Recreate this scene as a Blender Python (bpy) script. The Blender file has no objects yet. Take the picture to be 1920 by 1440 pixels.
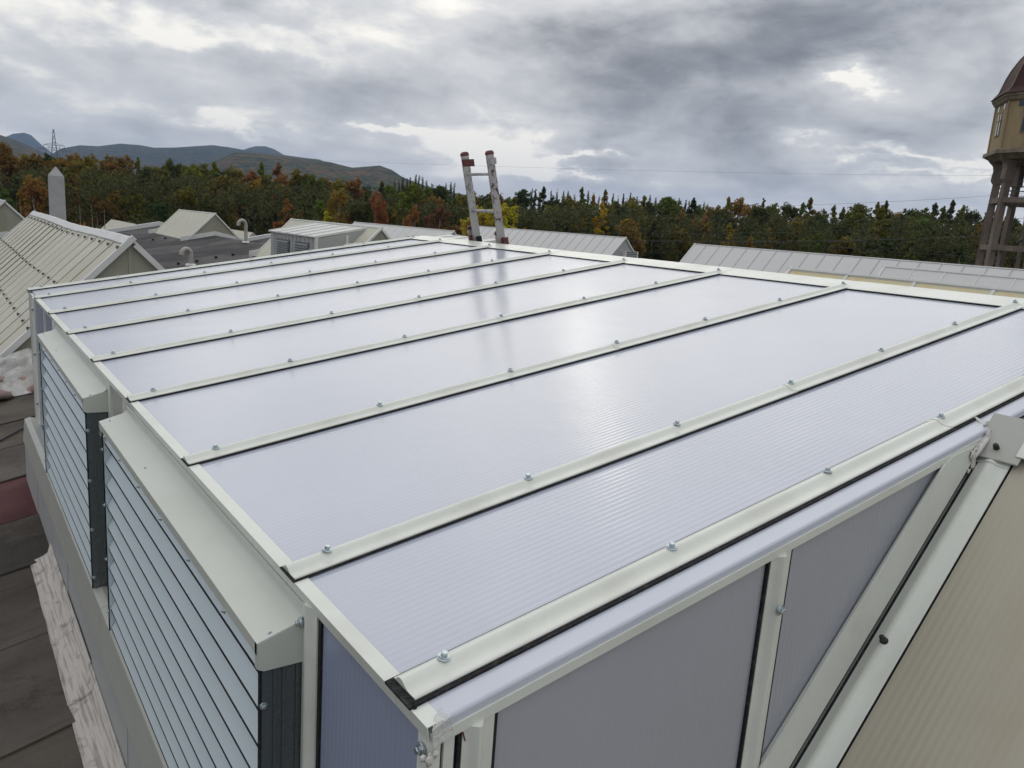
import bpy, math, random
import numpy as np
from mathutils import Vector, Matrix
random.seed(7); rng = np.random.default_rng(7)
sc = bpy.context.scene
COL = sc.collection
# ------------------------------------------------------------------ camera
CAM = Vector((-0.7712, -0.7703, 0.8662))
YAW, PIT, ROL = 0.64316, -0.2012, 0.07095
FPX = 1457.4                                     # focal length in pixels of a 1920 wide picture
fw = Vector((math.sin(YAW)*math.cos(PIT), math.cos(YAW)*math.cos(PIT), math.sin(PIT)))
r0 = Vector((math.cos(YAW), -math.sin(YAW), 0)); u0 = r0.cross(fw)
RT = r0*math.cos(ROL) + u0*math.sin(ROL); UP = u0*math.cos(ROL) - r0*math.sin(ROL)
cam = bpy.data.cameras.new('camera'); co = bpy.data.objects.new('camera', cam); COL.objects.link(co)
co.matrix_world = Matrix(((RT.x, UP.x, -fw.x, CAM.x), (RT.y, UP.y, -fw.y, CAM.y), (RT.z, UP.z, -fw.z, CAM.z), (0, 0, 0, 1)))
cam.sensor_width = 36; cam.lens = FPX/1920*36; cam.clip_start = 0.02; cam.clip_end = 60000
sc.camera = co
def ray(u, v): return fw + RT*((u-960)/FPX) - UP*((v-720)/FPX)
def azel(u, v):
    d = ray(u, v).normalized(); return math.atan2(d.x, d.y), math.asin(d.z)
def at_depth(u, v, D): return CAM + ray(u, v)*D
def horizon(u):
    a = ray(u, 0).z; b = ray(u, 1000).z; return 1000*a/(a-b)
# ------------------------------------------------------------------ sky, sun, exposure
SUN_AZ, SUN_EL = math.radians(36.5), math.radians(26)
world = bpy.data.worlds.new('World'); sc.world = world; world.use_nodes = True
nt = world.node_tree; N = nt.nodes; L = nt.links; N.clear()
class NG:
    """small helper to write node trees"""
    def __init__(s, nt): s.nt = nt
    def n(s, t, **k):
        x = s.nt.nodes.new(t)
        for a, b in k.items(): setattr(x, a, b)
        return x
    def put(s, sock, val):
        if isinstance(val, bpy.types.NodeSocket): s.nt.links.new(val, sock)
        elif val is not None:
            try: sock.default_value = val
            except Exception: sock.default_value = (*val, 1.0)
    def m(s, op, a, b=None, c=None, clamp=False):
        x = s.n('ShaderNodeMath', operation=op, use_clamp=clamp)
        for i, v in enumerate((a, b, c)):
            if v is not None: s.put(x.inputs[i], v)
        return x.outputs[0]
    def vm(s, op, a, b=None, scale=None):
        x = s.n('ShaderNodeVectorMath', operation=op)
        s.put(x.inputs[0], a)
        if b is not None: s.put(x.inputs[1], b)
        if scale is not None: s.put(x.inputs['Scale'], scale)
        return x.outputs['Value'] if op in ('DOT_PRODUCT', 'LENGTH') else x.outputs[0]
    def noise(s, vec, scale, detail=4, rough=.5, dist=0.0, lac=2.0):
        x = s.n('ShaderNodeTexNoise'); s.put(x.inputs['Vector'], vec)
        x.inputs['Scale'].default_value = scale; x.inputs['Detail'].default_value = detail
        x.inputs['Roughness'].default_value = rough; x.inputs['Distortion'].default_value = dist
        x.inputs['Lacunarity'].default_value = lac
        return x.outputs['Fac']
    def ramp(s, fac, stops, interp='LINEAR'):
        x = s.n('ShaderNodeValToRGB'); x.color_ramp.interpolation = interp
        e = x.color_ramp.elements
        while len(e) < len(stops): e.new(.5)
        for q, (p, c) in zip(e, stops):
            q.position = p; q.color = (*c, 1) if hasattr(c, '__len__') else (c, c, c, 1)
        s.put(x.inputs[0], fac); return x.outputs[0]
    def mix(s, fac, a, b, mode='MIX'):
        x = s.n('ShaderNodeMix', data_type='RGBA', blend_type=mode, clamp_factor=True)
        s.put(x.inputs['Factor'], fac); s.put(x.inputs[6], a); s.put(x.inputs[7], b)
        return x.outputs[2]
    def sep(s, v):
        x = s.n('ShaderNodeSeparateXYZ'); s.put(x.inputs[0], v); return x.outputs
    def comb(s, a, b, c):
        x = s.n('ShaderNodeCombineXYZ')
        for i, v in enumerate((a, b, c)): s.put(x.inputs[i], v)
        return x.outputs[0]
    def map(s, v, a, b, c=0., d=1., smooth=False):
        x = s.n('ShaderNodeMapRange', interpolation_type='SMOOTHSTEP' if smooth else 'LINEAR')
        s.put(x.inputs[0], v)
        for i, q in enumerate((a, b, c, d)): x.inputs[1+i].default_value = q
        return x.outputs[0]
g = NG(nt)
tc = g.n('ShaderNodeTexCoord').outputs['Generated']
d = g.vm('NORMALIZE', tc); X, Y, Z = g.sep(d)
az = g.m('ARCTAN2', X, Y); el = g.m('ARCSINE', Z)
zz = g.m('ADD', g.m('MAXIMUM', Z, 0.0), 0.10)
pl = g.comb(g.m('DIVIDE', X, zz), g.m('DIVIDE', Y, zz), 0.0)
big = g.noise(pl, .55, 6, .55, .4)
mid = g.noise(g.vm('ADD', pl, (7.3, 2.1, 4.)), 1.1, 7, .54, .5)
fine = g.noise(g.comb(g.m('MULTIPLY', az, 9.), g.m('MULTIPLY', el, 26.), 3.), 1., 7, .54, .5)
lump = g.noise(g.comb(g.m('MULTIPLY', az, 6.5), g.m('MULTIPLY', el, 11.5), 14.), 1., 5, .55, .3)
val = g.m('ADD', g.m('ADD', g.m('MULTIPLY', big, .20), g.m('MULTIPLY', lump, .50)), g.m('ADD', g.m('MULTIPLY', mid, .22), g.m('MULTIPLY', fine, .32)))
# warp the coordinates of the cloud features so that their edges are torn
wa = g.m('MULTIPLY', g.m('SUBTRACT', g.noise(g.comb(g.m('MULTIPLY', az, 9.), g.m('MULTIPLY', el, 20.), 9.), 1., 6, .6), .5), .26)
we = g.m('MULTIPLY', g.m('SUBTRACT', g.noise(g.comb(g.m('MULTIPLY', az, 9.), g.m('MULTIPLY', el, 20.), 21.), 1., 6, .6), .5), .12)
azw = g.m('ADD', az, wa); elw = g.m('ADD', el, we)
def blob(u, v, ru, rv, amt):
    global val
    a0, e0 = azel(u, v)
    da = g.m('DIVIDE', g.m('SUBTRACT', azw, a0), ru/FPX); de = g.m('DIVIDE', g.m('SUBTRACT', elw, e0), rv/FPX)
    q = g.m('EXPONENT', g.m('MULTIPLY', g.m('ADD', g.m('MULTIPLY', da, da), g.m('MULTIPLY', de, de)), -1.))
    val = g.m('ADD', val, g.m('MULTIPLY', q, amt*1.25))
for b in [(1540, 30, 290, 75, -.19), (1180, 110, 220, 50, -.14), (1230, 215, 260, 60, -.13), (1330, 290, 170, 40, -.10),
          (985, 305, 90, 16, .26), (1130, 305, 50, 9, .20), (880, 262, 90, 10, .22), (760, 240, 130, 9, .18), (1010, 255, 220, 50, .09), (1590, 145, 55, 18, .17), (1690, 296, 110, 10, .15), (1540, 262, 60, 8, .10), (1720, 338, 110, 8, .12), (1450, 330, 260, 18, -.05), (1850, 318, 60, 8, .12),
          (440, 60, 260, 34, .13), (90, 60, 240, 60, .06), (420, 235, 110, 12, .10), (1880, 60, 200, 160, .04), (620, 150, 400, 40, -.05), (250, 190, 300, 50, -.05),
          (1700, 230, 180, 40, -.03), (800, 20, 200, 60, .03)]:
    blob(*b)
sd = Vector((math.sin(SUN_AZ)*math.cos(SUN_EL), math.cos(SUN_AZ)*math.cos(SUN_EL), math.sin(SUN_EL)))
sdot = g.vm('DOT_PRODUCT', d, tuple(sd))
val = g.m('ADD', val, g.map(el, .0, .16, .055, 0., True))
glow = g.map(sdot, .93, 1.0, 0., .10, True)
val = g.m('ADD', val, glow)
val = g.m('ADD', g.m('MULTIPLY', g.m('SUBTRACT', val, .62), 1.42), .70)
ccol = g.ramp(val, [(.10, (.10, .112, .13)), (.26, (.180, .188, .204)), (.40, (.285, .296, .316)), (.54, (.445, .455, .472)), (.67, (.595, .602, .612)), (.79, (.72, .72, .715)), (.93, (1.08, 1.04, .95))])
# the sun's place behind thin cloud, just above the frame
ga = g.m('DIVIDE', g.m('SUBTRACT', azw, math.radians(38.4)), math.radians(1.2)); ge = g.m('DIVIDE', g.m('SUBTRACT', elw, math.radians(24.)), math.radians(4.5))
thin = g.m('EXPONENT', g.m('MULTIPLY', g.m('ADD', g.m('MULTIPLY', ga, ga), g.m('MULTIPLY', ge, ge)), -1.))
ccol = g.vm('ADD', ccol, g.vm('SCALE', g.comb(2.9, 2.75, 2.35), scale=thin))
# overcast: the cloud deck is brighter overhead than along the horizon
ccol = g.mix(1.0, ccol, g.comb(*[g.map(Z, .15, .9, 1., 1.6)]*3), 'MULTIPLY')
sky = g.n('ShaderNodeTexSky', sky_type='NISHITA', sun_disc=False, sun_elevation=SUN_EL, sun_rotation=SUN_AZ)
scale10 = g.vm('SCALE', ccol, scale=10.)
mixed = g.mix(.97, sky.outputs[0], scale10)
bg = g.n('ShaderNodeBackground'); g.put(bg.inputs[0], mixed); bg.inputs[1].default_value = 0.1
out = g.n('ShaderNodeOutputWorld'); L.new(bg.outputs[0], out.inputs[0])
sl = bpy.data.lights.new('sun', 'SUN'); sl.energy = 0.55; sl.angle = math.radians(60); sl.color = (1., .95, .86)
so = bpy.data.objects.new('sun', sl); COL.objects.link(so); so.location = (0, 0, 60)
so.rotation_euler = (-sd).to_track_quat('-Z', 'Y').to_euler()
sc.view_settings.view_transform = 'Standard'; sc.view_settings.look = 'None'
sc.view_settings.exposure = 0; sc.view_settings.gamma = 1; sc.view_settings.use_curve_mapping = False
sc.render.resolution_x = 1024; sc.render.resolution_y = 768
# ------------------------------------------------------------------ mesh helpers
WL = {}                                         # world location of every empty / part (no rotations on parents)
class MB:
    def __init__(s): s.v = []; s.f = []; s.sm = []
    def add(s, vs, fs, smooth=False):
        o = len(s.v); s.v += [tuple(p) for p in vs]; s.f += [tuple(i+o for i in f) for f in fs]; s.sm += [smooth]*len(fs)
    def hexa(s, p):                             # 8 points: 4 bottom, 4 top
        s.add(p, [(3, 2, 1, 0), (4, 5, 6, 7), (0, 1, 5, 4), (1, 2, 6, 5), (2, 3, 7, 6), (3, 0, 4, 7)])
    def box(s, x0, x1, y0, y1, z0, z1, T=None):
        p = [(x0, y0, z0), (x1, y0, z0), (x1, y1, z0), (x0, y1, z0), (x0, y0, z1), (x1, y0, z1), (x1, y1, z1), (x0, y1, z1)]
        s.hexa([T(*q) for q in p] if T else p)
    def sweep(s, prof, path, closed=True, caps=True, smooth=False):
        """prof: list of (a,b); path: list of functions (a,b)->point"""
        n = len(prof); vs = []
        for fn in path: vs += [fn(a, b) for a, b in prof]
        fs = []
        for k in range(len(path)-1):
            for i in range(n if closed else n-1):
                j = (i+1) % n; fs.append((k*n+i, k*n+j, (k+1)*n+j, (k+1)*n+i))
        s.add(vs, fs, smooth)
        if caps and closed:
            m = len(path)-1
            s.add(vs[:n], [tuple(range(n))[::-1]]); s.add(vs[m*n:], [tuple(range(n))])
    def tube(s, pts, r, n=8, caps=True, smooth=True):
        pts = [Vector(p) for p in pts]; rs = r if hasattr(r, '__len__') else [r]*len(pts)
        vs = []; ref = None
        for i, p in enumerate(pts):
            t = (pts[min(i+1, len(pts)-1)]-pts[max(i-1, 0)]).normalized()
            if ref is None: ref = Vector((0, 0, 1)) if abs(t.z) < .9 else Vector((1, 0, 0))
            a = (ref - t*ref.dot(t)).normalized(); b = t.cross(a); ref = a
            for k in range(n):
                an = 2*math.pi*k/n; vs.append(p+(a*math.cos(an)+b*math.sin(an))*rs[i])
        fs = [(k*n+i, k*n+(i+1) % n, (k+1)*n+(i+1) % n, (k+1)*n+i) for k in range(len(pts)-1) for i in range(n)]
        s.add(vs, fs, smooth)
        if caps: s.add(vs[:n], [tuple(range(n))[::-1]]); s.add(vs[-n:], [tuple(range(n))])
    def lathe(s, prof, c=(0, 0, 0), n=16, rot=0., smooth=False):
        vs = []; 
        for r, z in prof:
            for k in range(n):
                an = rot+2*math.pi*k/n; vs.append((c[0]+r*math.cos(an), c[1]+r*math.sin(an), c[2]+z))
        fs = [(k*n+i, k*n+(i+1) % n, (k+1)*n+(i+1) % n, (k+1)*n+i) for k in range(len(prof)-1) for i in range(n)]
        s.add(vs, fs, smooth)
        s.add(vs[:n], [tuple(range(n))[::-1]]); s.add(vs[-n:], [tuple(range(n))])
    def mesh(s, name, mat, origin=(0, 0, 0)):
        me = bpy.data.meshes.new(name)
        o = origin
        me.from_pydata([(x-o[0], y-o[1], z-o[2]) for x, y, z in s.v], [], s.f)
        me.polygons.foreach_set('use_smooth', s.sm); me.materials.append(mat); me.update()
        return me
def link(name, me, parent=None, loc=None, rot=None):
    o = bpy.data.objects.new(name, me); COL.objects.link(o)
    w = Vector(loc) if loc is not None else (WL[parent.name].copy() if parent else Vector((0, 0, 0)))
    if parent: o.parent = parent; o.location = w - WL[parent.name]
    else: o.location = w
    if rot is not None: o.rotation_euler = rot
    WL[o.name] = w; return o
def build(name, mb, mat, parent=None, label=None, origin=None):
    org = tuple(origin) if origin is not None else (tuple(WL[parent.name]) if parent else (0, 0, 0))
    o = link(name, mb.mesh(name, mat, org), parent, org)
    if label: o['label'] = label
    return o
def bevel(o, w, seg=1):
    m = o.modifiers.new('bevel', 'BEVEL'); m.width = w; m.segments = seg; m.limit_method = 'ANGLE'; return o
def thing(name, loc, label, cat, group=None):
    o = bpy.data.objects.new(name, None); COL.objects.link(o); o.location = loc; o.empty_display_size = .2
    WL[o.name] = Vector(loc); return tag(o, label, cat, group)
def tag(o, label, cat, group=None):
    o['label'] = label; o['category'] = cat
    if group: o['group'] = group
    return o
# ------------------------------------------------------------------ materials
def material(name):
    m = bpy.data.materials.new(name); m.use_nodes = True; t = m.node_tree; t.nodes.clear(); G = NG(t)
    b = G.n('ShaderNodeBsdfPrincipled'); o = G.n('ShaderNodeOutputMaterial'); t.links.new(b.outputs[0], o.inputs[0])
    G.b = b; G.o = o; G.obj = G.n('ShaderNodeTexCoord').outputs['Object']; return m, G
def setb(G, col=None, rough=None, metal=None, spec=None, bump=None, bstr=.3, bdist=.01):
    if col is not None: G.put(G.b.inputs['Base Color'], col)
    if rough is not None: G.put(G.b.inputs['Roughness'], rough)
    if metal is not None: G.put(G.b.inputs['Metallic'], metal)
    if spec is not None: G.put(G.b.inputs['Specular IOR Level'], spec)
    if bump is not None:
        x = G.n('ShaderNodeBump'); x.inputs['Strength'].default_value = bstr; x.inputs['Distance'].default_value = bdist
        G.put(x.inputs['Height'], bump); G.put(G.b.inputs['Normal'], x.outputs[0])
def paint(name, c, rough=.35, dirt=.25, dcol=(.25, .22, .17), spec=.5, sc_=3., metal=0.):
    m, G = material(name)
    n1 = G.noise(G.obj, sc_, 6, .65); n2 = G.noise(G.obj, sc_*14, 4, .6)
    f = G.m('MULTIPLY', G.map(n1, .48, .75), dirt)
    sp = G.map(G.noise(G.obj, 95, 2, .5), .735, .76)
    f = G.m('ADD', f, G.m('MULTIPLY', G.m('MULTIPLY', sp, G.map(n1, .45, .6)), dirt*1.6), clamp=True)
    col = G.mix(f, (*c, 1), (*dcol, 1))
    setb(G, col, G.map(n1, .3, .7, rough-.03, rough+.06), metal, spec, bump=G.noise(G.obj, 2.5, 1, .4), bstr=.06, bdist=.01)
    return m
M_frame = paint('cream_coated_steel', (.635, .66, .61), .3, .22)
M_frame2 = paint('grey_green_coated_steel', (.385, .395, .36), .38, .2)
M_hood = paint('cream_hood_steel', (.53, .555, .505), .32, .12, sc_=2.)
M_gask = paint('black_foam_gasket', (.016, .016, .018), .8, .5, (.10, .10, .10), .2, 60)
M_galv = paint('galvanised_blade', (.59, .68, .72), .3, .25, (.60, .63, .65), .6, 2.5, .25)
M_dark = paint('dark_channel_steel', (.13, .15, .155), .26, .0, (.05, .05, .05), .5, 6, .55)
M_zinc = paint('zinc_bolt', (.45, .52, .55), .25, .2, (.2, .22, .22), .5, 40, .8)
M_rubber = paint('black_rubber', (.015, .015, .016), .45, .1)
M_white = paint('white_coated_steel', (.62, .63, .62), .35, .14)
M_slat = paint('blue_grey_slat', (.20, .22, .25), .4, .1)
M_side = paint('grey_sheet', (.36, .37, .37), .45, .2)
M_silicone = paint('clear_silicone', (.60, .585, .57), .3, .2, spec=.7, sc_=30)
M_red = paint('red_plastic', (.10, .016, .020), .4, .3)
def polycarb(name, c, axis, pitch, depth, rough=.17, dirt=.2, stain=(.45, .36, .30)):
    m, G = material(name)
    p = G.sep(G.obj)[axis]
    wv = G.m('SINE', G.m('MULTIPLY', p, 2*math.pi/pitch))
    n1 = G.noise(G.obj, 1.3, 6, .6); n3 = G.noise(G.obj, 70, 2, .5)
    sp = G.m('MULTIPLY', G.map(n3, .75, .77), G.map(G.noise(G.obj, 2.2, 3, .5), .47, .62))
    st = G.m('MULTIPLY', G.map(G.noise(G.vm('MULTIPLY', G.obj, (1.2, 5., 1.)), 1.7, 5, .65), .64, .80), .35)
    f = G.m('ADD', G.m('MULTIPLY', sp, .8), st, clamp=True)
    base = G.mix(G.map(n1, .3, .7), (*[x*.965 for x in c], 1), (*[min(1, x*1.03) for x in c], 1))
    base = G.mix(G.m('MULTIPLY', G.map(wv, .80, 1.), .05), base, (*[x*.75 for x in c], 1))
    col = G.mix(G.m('MULTIPLY', f, dirt), base, (*stain, 1))
    h = G.m('ADD', G.m('MULTIPLY', wv, depth), G.m('MULTIPLY', G.noise(G.obj, 2.2, 3, .5), .004))
    setb(G, col, rough, 0, .5, bump=h, bstr=1.0, bdist=1.0)
    return m
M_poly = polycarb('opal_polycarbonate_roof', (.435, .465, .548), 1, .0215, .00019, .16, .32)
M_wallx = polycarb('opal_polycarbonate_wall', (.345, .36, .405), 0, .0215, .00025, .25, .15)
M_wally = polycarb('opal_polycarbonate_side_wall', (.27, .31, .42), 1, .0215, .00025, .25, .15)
M_edge = polycarb('opal_edge_profile', (.49, .52, .60), 0, .4, .0, .3, .1)
def aged(name, c, c2, axis, pitch, rough=.35, streak=2.0, amt=.5):
    """weathered translucent panel: streaks of dirt run down the slope (object x)"""
    m, G = material(name)
    p = G.sep(G.obj)[axis]
    wv = G.m('SINE', G.m('MULTIPLY', p, 2*math.pi/pitch))
    s1 = G.noise(G.vm('MULTIPLY', G.obj, (.5, 3.5, .5)), streak, 6, .6); s2 = G.noise(G.obj, .8, 4, .6)
    f = G.m('MULTIPLY', G.m('ADD', G.map(s1, .38, .7), G.map(s2, .45, .75)), amt, clamp=True)
    rnd = G.n('ShaderNodeObjectInfo').outputs['Random']
    f = G.m('ADD', f, G.m('MULTIPLY', G.m('SUBTRACT', rnd, .5), .35), clamp=True)
    col = G.mix(f, (*c, 1), (*c2, 1))
    setb(G, col, rough, 0, .45, bump=G.m('ADD', G.m('MULTIPLY', wv, .0003), G.m('MULTIPLY', s2, .003)), bstr=.8, bdist=1.)
    return m
M_old = aged('weathered_panel_near', (.41, .39, .32), (.33, .285, .205), 1, .021, .3, 1.2, .45)
M_cream = aged('weathered_cream_panel', (.50, .49, .42), (.40, .37, .28), 1, .5, .5)
M_gablep = aged('greenish_gable_panel', (.30, .305, .245), (.24, .22, .15), 0, .5, .5)
M_pale = aged('pale_cream_panel', (.48, .47, .38), (.40, .38, .30), 1, .5, .5)
M_grey = aged('grey_white_panel', (.55, .55, .545), (.50, .50, .495), 1, .5, .45, amt=.3)
M_yel = aged('yellowed_panel', (.56, .53, .38), (.58, .46, .20), 1, .5, .45, 1.0, .8)
M_roofw = aged('white_dormer_sheet', (.45, .45, .45), (.40, .40, .40), 1, .5, .4, amt=.3)
def felt(name, c, c2, seed=0.):
    m, G = material(name)
    a = G.noise(G.vm('ADD', G.obj, (seed, seed, 0)), 1.1, 7, .62, .3); b = G.noise(G.obj, 260, 2, .6); w = G.noise(G.vm('MULTIPLY', G.obj, (1., 6., 1.)), 2., 6, .6)
    wet = G.map(G.noise(G.obj, .35, 4, .55), .42, .62)
    a2 = G.noise(G.vm('ADD', G.obj, (0, seed, 7)), 3.2, 6, .7, .8); rnd = G.n('ShaderNodeObjectInfo').outputs['Random']
    col = G.mix(G.m('ADD', G.map(a, .38, .62), G.m('MULTIPLY', G.m('SUBTRACT', rnd, .5), .5), clamp=True), (*[x*.8 for x in c], 1), (*c2, 1))
    col = G.mix(G.m('MULTIPLY', G.map(a2, .55, .68), .7), col, (.022, .019, .015, 1))
    col = G.mix(G.m('MULTIPLY', G.map(b, .5, .75), .45), col, (*[min(1, x*2.2) for x in c2], 1))
    col = G.mix(G.m('MULTIPLY', G.map(w, .52, .7), .35), col, (.018, .017, .015, 1))
    setb(G, col, G.map(wet, 0., 1., .65, .92), 0, .18, bump=G.m('ADD', G.m('MULTIPLY', b, .35), a), bstr=.5, bdist=.006)
    return m
M_felt = felt('bitumen_felt', (.048, .042, .037), (.088, .075, .063))
M_feltb = felt('bitumen_felt_purple_grey', (.032, .030, .033), (.052, .048, .052), 5)
M_feltr = felt('red_bitumen_felt', (.060, .022, .024), (.085, .032, .034), 9)
def flash():
    m, G = material('aged_aluminium_flashing')
    v = G.vm('MULTIPLY', G.obj, (1., .12, 1.)); n = G.noise(G.obj, 7, 8, .72, 0.); r = G.noise(G.vm('MULTIPLY', G.obj, (8., .35, 8.)), 9, 4, .6)
    col = G.mix(G.map(n, .54, .70), (.50, .465, .43, 1), (.12, .10, .085, 1))
    col = G.mix(G.m('MULTIPLY', G.map(r, .5, .62), .55), col, (.14, .12, .10, 1))
    setb(G, col, .6, 0., .4, bump=G.m('ADD', r, n), bstr=.7, bdist=.006); return m
M_flash = flash()
def simple(name, c, rough=.6, c2=None, sc_=4., bump=.01, metal=0., streak=None):
    m, G = material(name); n = G.noise(G.vm('MULTIPLY', G.obj, streak) if streak else G.obj, sc_, 7, .62)
    c2 = c2 or tuple(x*.65 for x in c)
    setb(G, G.mix(G.map(n, .35, .68), (*c, 1), (*c2, 1)), rough, metal, .4, bump=n, bstr=.5, bdist=bump); return m
M_obelisk = simple('grey_render', (.34, .34, .35), .7, (.29, .29, .30), 1.5)
M_conc = simple('stained_concrete', (.20, .165, .14), .85, (.11, .085, .07), 1.2, .05, streak=(1, 1, .3))
M_ochre = simple('ochre_plaster', (.33, .25, .14), .85, (.22, .17, .105), .9, .02, streak=(1, 1, .35))
M_tile = simple('dark_red_roof_cladding', (.060, .020, .020), .85, (.028, .014, .014), 2.5, .05)
M_stone = simple('weathered_cornice', (.27, .22, .15), .85, (.10, .085, .07), 1.5, .04)
M_glass = simple('dark_window_glass', (.02, .03, .045), .12, (.05, .07, .09), .8, 0)
M_steel = simple('pylon_steel', (.12, .15, .15), .55, (.08, .10, .10), 2.)
M_wire = simple('power_cable', (.07, .075, .08), .5)
M_pipe = simple('painted_vent_pipe', (.42, .40, .37), .5, (.28, .26, .23), 3.)
M_blackp = simple('black_plastic', (.02, .02, .02), .5)
M_bark = simple('bark', (.26, .24, .20), .9, (.10, .09, .075), 1.5, .03)
M_ground = simple('ground_soil', (.06, .065, .03), .95, (.035, .035, .02), .05, .2)
M_wallf = simple('factory_wall', (.30, .29, .27), .85, (.24, .23, .21), .6)
M_graf = simple('white_chalk_line', (.55, .53, .50), .8)
def ladder_mat(name, c, amount):
    m, G = material(name)
    n = G.noise(G.vm('MULTIPLY', G.obj, (1.4, 1.4, .7)), 17, 5, .68, 1.0); k = G.noise(G.vm('ADD', G.obj, (3, 5, 1)), 5, 3, .5)
    spots = G.m('MULTIPLY', G.map(n, .53, .56), G.map(k, .36, .50))
    col = G.mix(G.m('MULTIPLY', spots, amount), (*c, 1), (.05, .035, .03, 1))
    n2 = G.noise(G.vm('ADD', G.obj, (9, 1, 2)), 16, 4, .6, .8)
    col = G.mix(G.map(n2, .70, .72), col, (.10, .12, .30, 1)); col = G.mix(G.map(n2, .30, .27), col, (.38, .22, .08, 1))
    setb(G, col, .45, .35, .5); return m
M_rail = ladder_mat('worn_aluminium', (.42, .41, .41), .55); M_rail2 = ladder_mat('paint_spattered_aluminium', (.40, .38, .38), 1.)
def plastic():
    m, G = material('clear_plastic_sheet')
    n = G.noise(G.obj, 3, 5, .6)
    t = G.n('ShaderNodeBsdfTransparent'); mx = G.n('ShaderNodeMixShader')
    setb(G, (.62, .62, .60), .2, 0, .7, bump=G.noise(G.obj, 5, 6, .65, .6), bstr=.8, bdist=.05)
    G.put(mx.inputs[0], G.map(n, .35, .65, .35, .75)); G.nt.links.new(t.outputs[0], mx.inputs[1]); G.nt.links.new(G.b.outputs[0], mx.inputs[2])
    G.nt.links.new(mx.outputs[0], G.o.inputs[0]); return m
M_film = plastic()
def capfilm():
    m, G = material('cloudy_clear_film'); t = G.n('ShaderNodeBsdfTransparent'); mx = G.n('ShaderNodeMixShader')
    setb(G, (.68, .69, .68), .15, 0, .8, bump=G.noise(G.obj, 120, 3, .6), bstr=.6, bdist=.004); mx.inputs[0].default_value = .55
    G.nt.links.new(t.outputs[0], mx.inputs[1]); G.nt.links.new(G.b.outputs[0], mx.inputs[2]); G.nt.links.new(mx.outputs[0], G.o.inputs[0]); return m
M_capfilm = capfilm()
def leafmat():
    m, G = material('foliage')
    oi = G.n('ShaderNodeObjectInfo'); c = oi.outputs['Color']
    n = G.noise(G.obj, .55, 3, .6); n2 = G.noise(G.obj, 2.5, 2, .6)
    hs = G.n('ShaderNodeHueSaturation'); G.put(hs.inputs['Color'], c)
    G.put(hs.inputs['Hue'], G.map(n, .3, .7, .475, .525)); G.put(hs.inputs['Value'], G.m('MULTIPLY', G.map(n2, .3, .7, .6, 1.45), G.map(n, .3, .7, .75, 1.25)))
    setb(G, hs.outputs[0], .8, 0, .08)
    tr = G.n('ShaderNodeBsdfTranslucent'); G.put(tr.inputs[0], hs.outputs[0]); mx = G.n('ShaderNodeMixShader'); mx.inputs[0].default_value = .3
    G.nt.links.new(G.b.outputs[0], mx.inputs[1]); G.nt.links.new(tr.outputs[0], mx.inputs[2]); G.nt.links.new(mx.outputs[0], G.o.inputs[0])
    return m
M_leaf = leafmat()
def hillmat(name, cols, scale):
    m, G = material(name)
    n = G.noise(G.obj, scale, 6, .7); v = G.n('ShaderNodeTexVoronoi'); G.put(v.inputs['Vector'], G.obj); v.inputs['Scale'].default_value = scale*9
    vc = G.sep(v.outputs['Color'])[0]
    f = G.m('ADD', G.m('MULTIPLY', n, .7), G.m('MULTIPLY', vc, .32))
    col = G.ramp(f, [(.32+.1*i, c) for i, c in enumerate(cols)])
    setb(G, col, .95, 0, .1, bump=v.outputs['Distance'], bstr=1., bdist=6.); return m
M_hill1 = hillmat('autumn_hill_forest', [(.010, .020, .010), (.018, .030, .012), (.045, .052, .014), (.085, .055, .018), (.13, .06, .02)], .0065)
M_hill2 = hillmat('far_hill_forest', [(.015, .025, .012), (.025, .035, .015), (.045, .05, .02), (.06, .05, .02), (.07, .05, .02)], .006)
# ================================================================== LARGE STRUCTURE
GZ = -9.5
def place_sheet(name, pts, faces, mat, kind='structure'):
    b = MB(); b.add(pts, faces); o = build(name, b, mat); o['kind'] = kind; return o
place_sheet('ground', [(-3400, -1100, GZ), (9400, -1100, GZ), (9400, 9400, GZ), (-3400, 9400, GZ)], [(0, 1, 2, 3)], M_ground)
# hills: ridge lines at their own distance, sloping down to the plain in front
from mathutils import noise as mn
def hill(name, prof, D, depth, mat, rough, nseg=260, rows=26):
    us = np.linspace(prof[0][0], prof[-1][0], nseg); vs = np.interp(us, [p[0] for p in prof], [p[1] for p in prof])
    pts = []; 
    for i in range(nseg):
        top = at_depth(us[i], vs[i], D); h = top.z-GZ
        dirn = Vector((top.x-CAM.x, top.y-CAM.y, 0)).normalized()
        for k in range(rows+1):
            t = k/rows*1.35                       # 0 front foot, 1 ridge, beyond: back side
            s = math.sin(min(t, 1.)*math.pi/2)**1.3 if t <= 1 else math.cos((t-1)/.35*.9)
            q = Vector((top.x, top.y, 0))+dirn*(t-1)*depth
            nz = mn.fractal(Vector((q.x, q.y, 0))*(1/(depth*.35)), 1., 2., 5)*rough*(math.sin(math.pi*min(t, 1.)) if t < 1 else .0)
            rz = mn.fractal(Vector((q.x*3, q.y*3, 7))*(1/(depth*.2)), 1., 2., 4)*rough*.10
            pts.append((q.x, q.y, GZ-1+h*s+nz/rough*h*.05+rz*.25))
    R_ = rows+1
    fs = [(i*R_+k, (i+1)*R_+k, (i+1)*R_+k+1, i*R_+k+1) for i in range(nseg-1) for k in range(rows)]
    b = MB(); b.add(pts, fs, True); o = build(name, b, mat); o['kind'] = 'structure'; return o
hill('far_hills', [(-200, 300), (0, 262), (25, 252), (45, 250), (58, 254), (80, 274), (110, 296), (200, 320)], 7500, 2500, M_hill2, 8)
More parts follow.
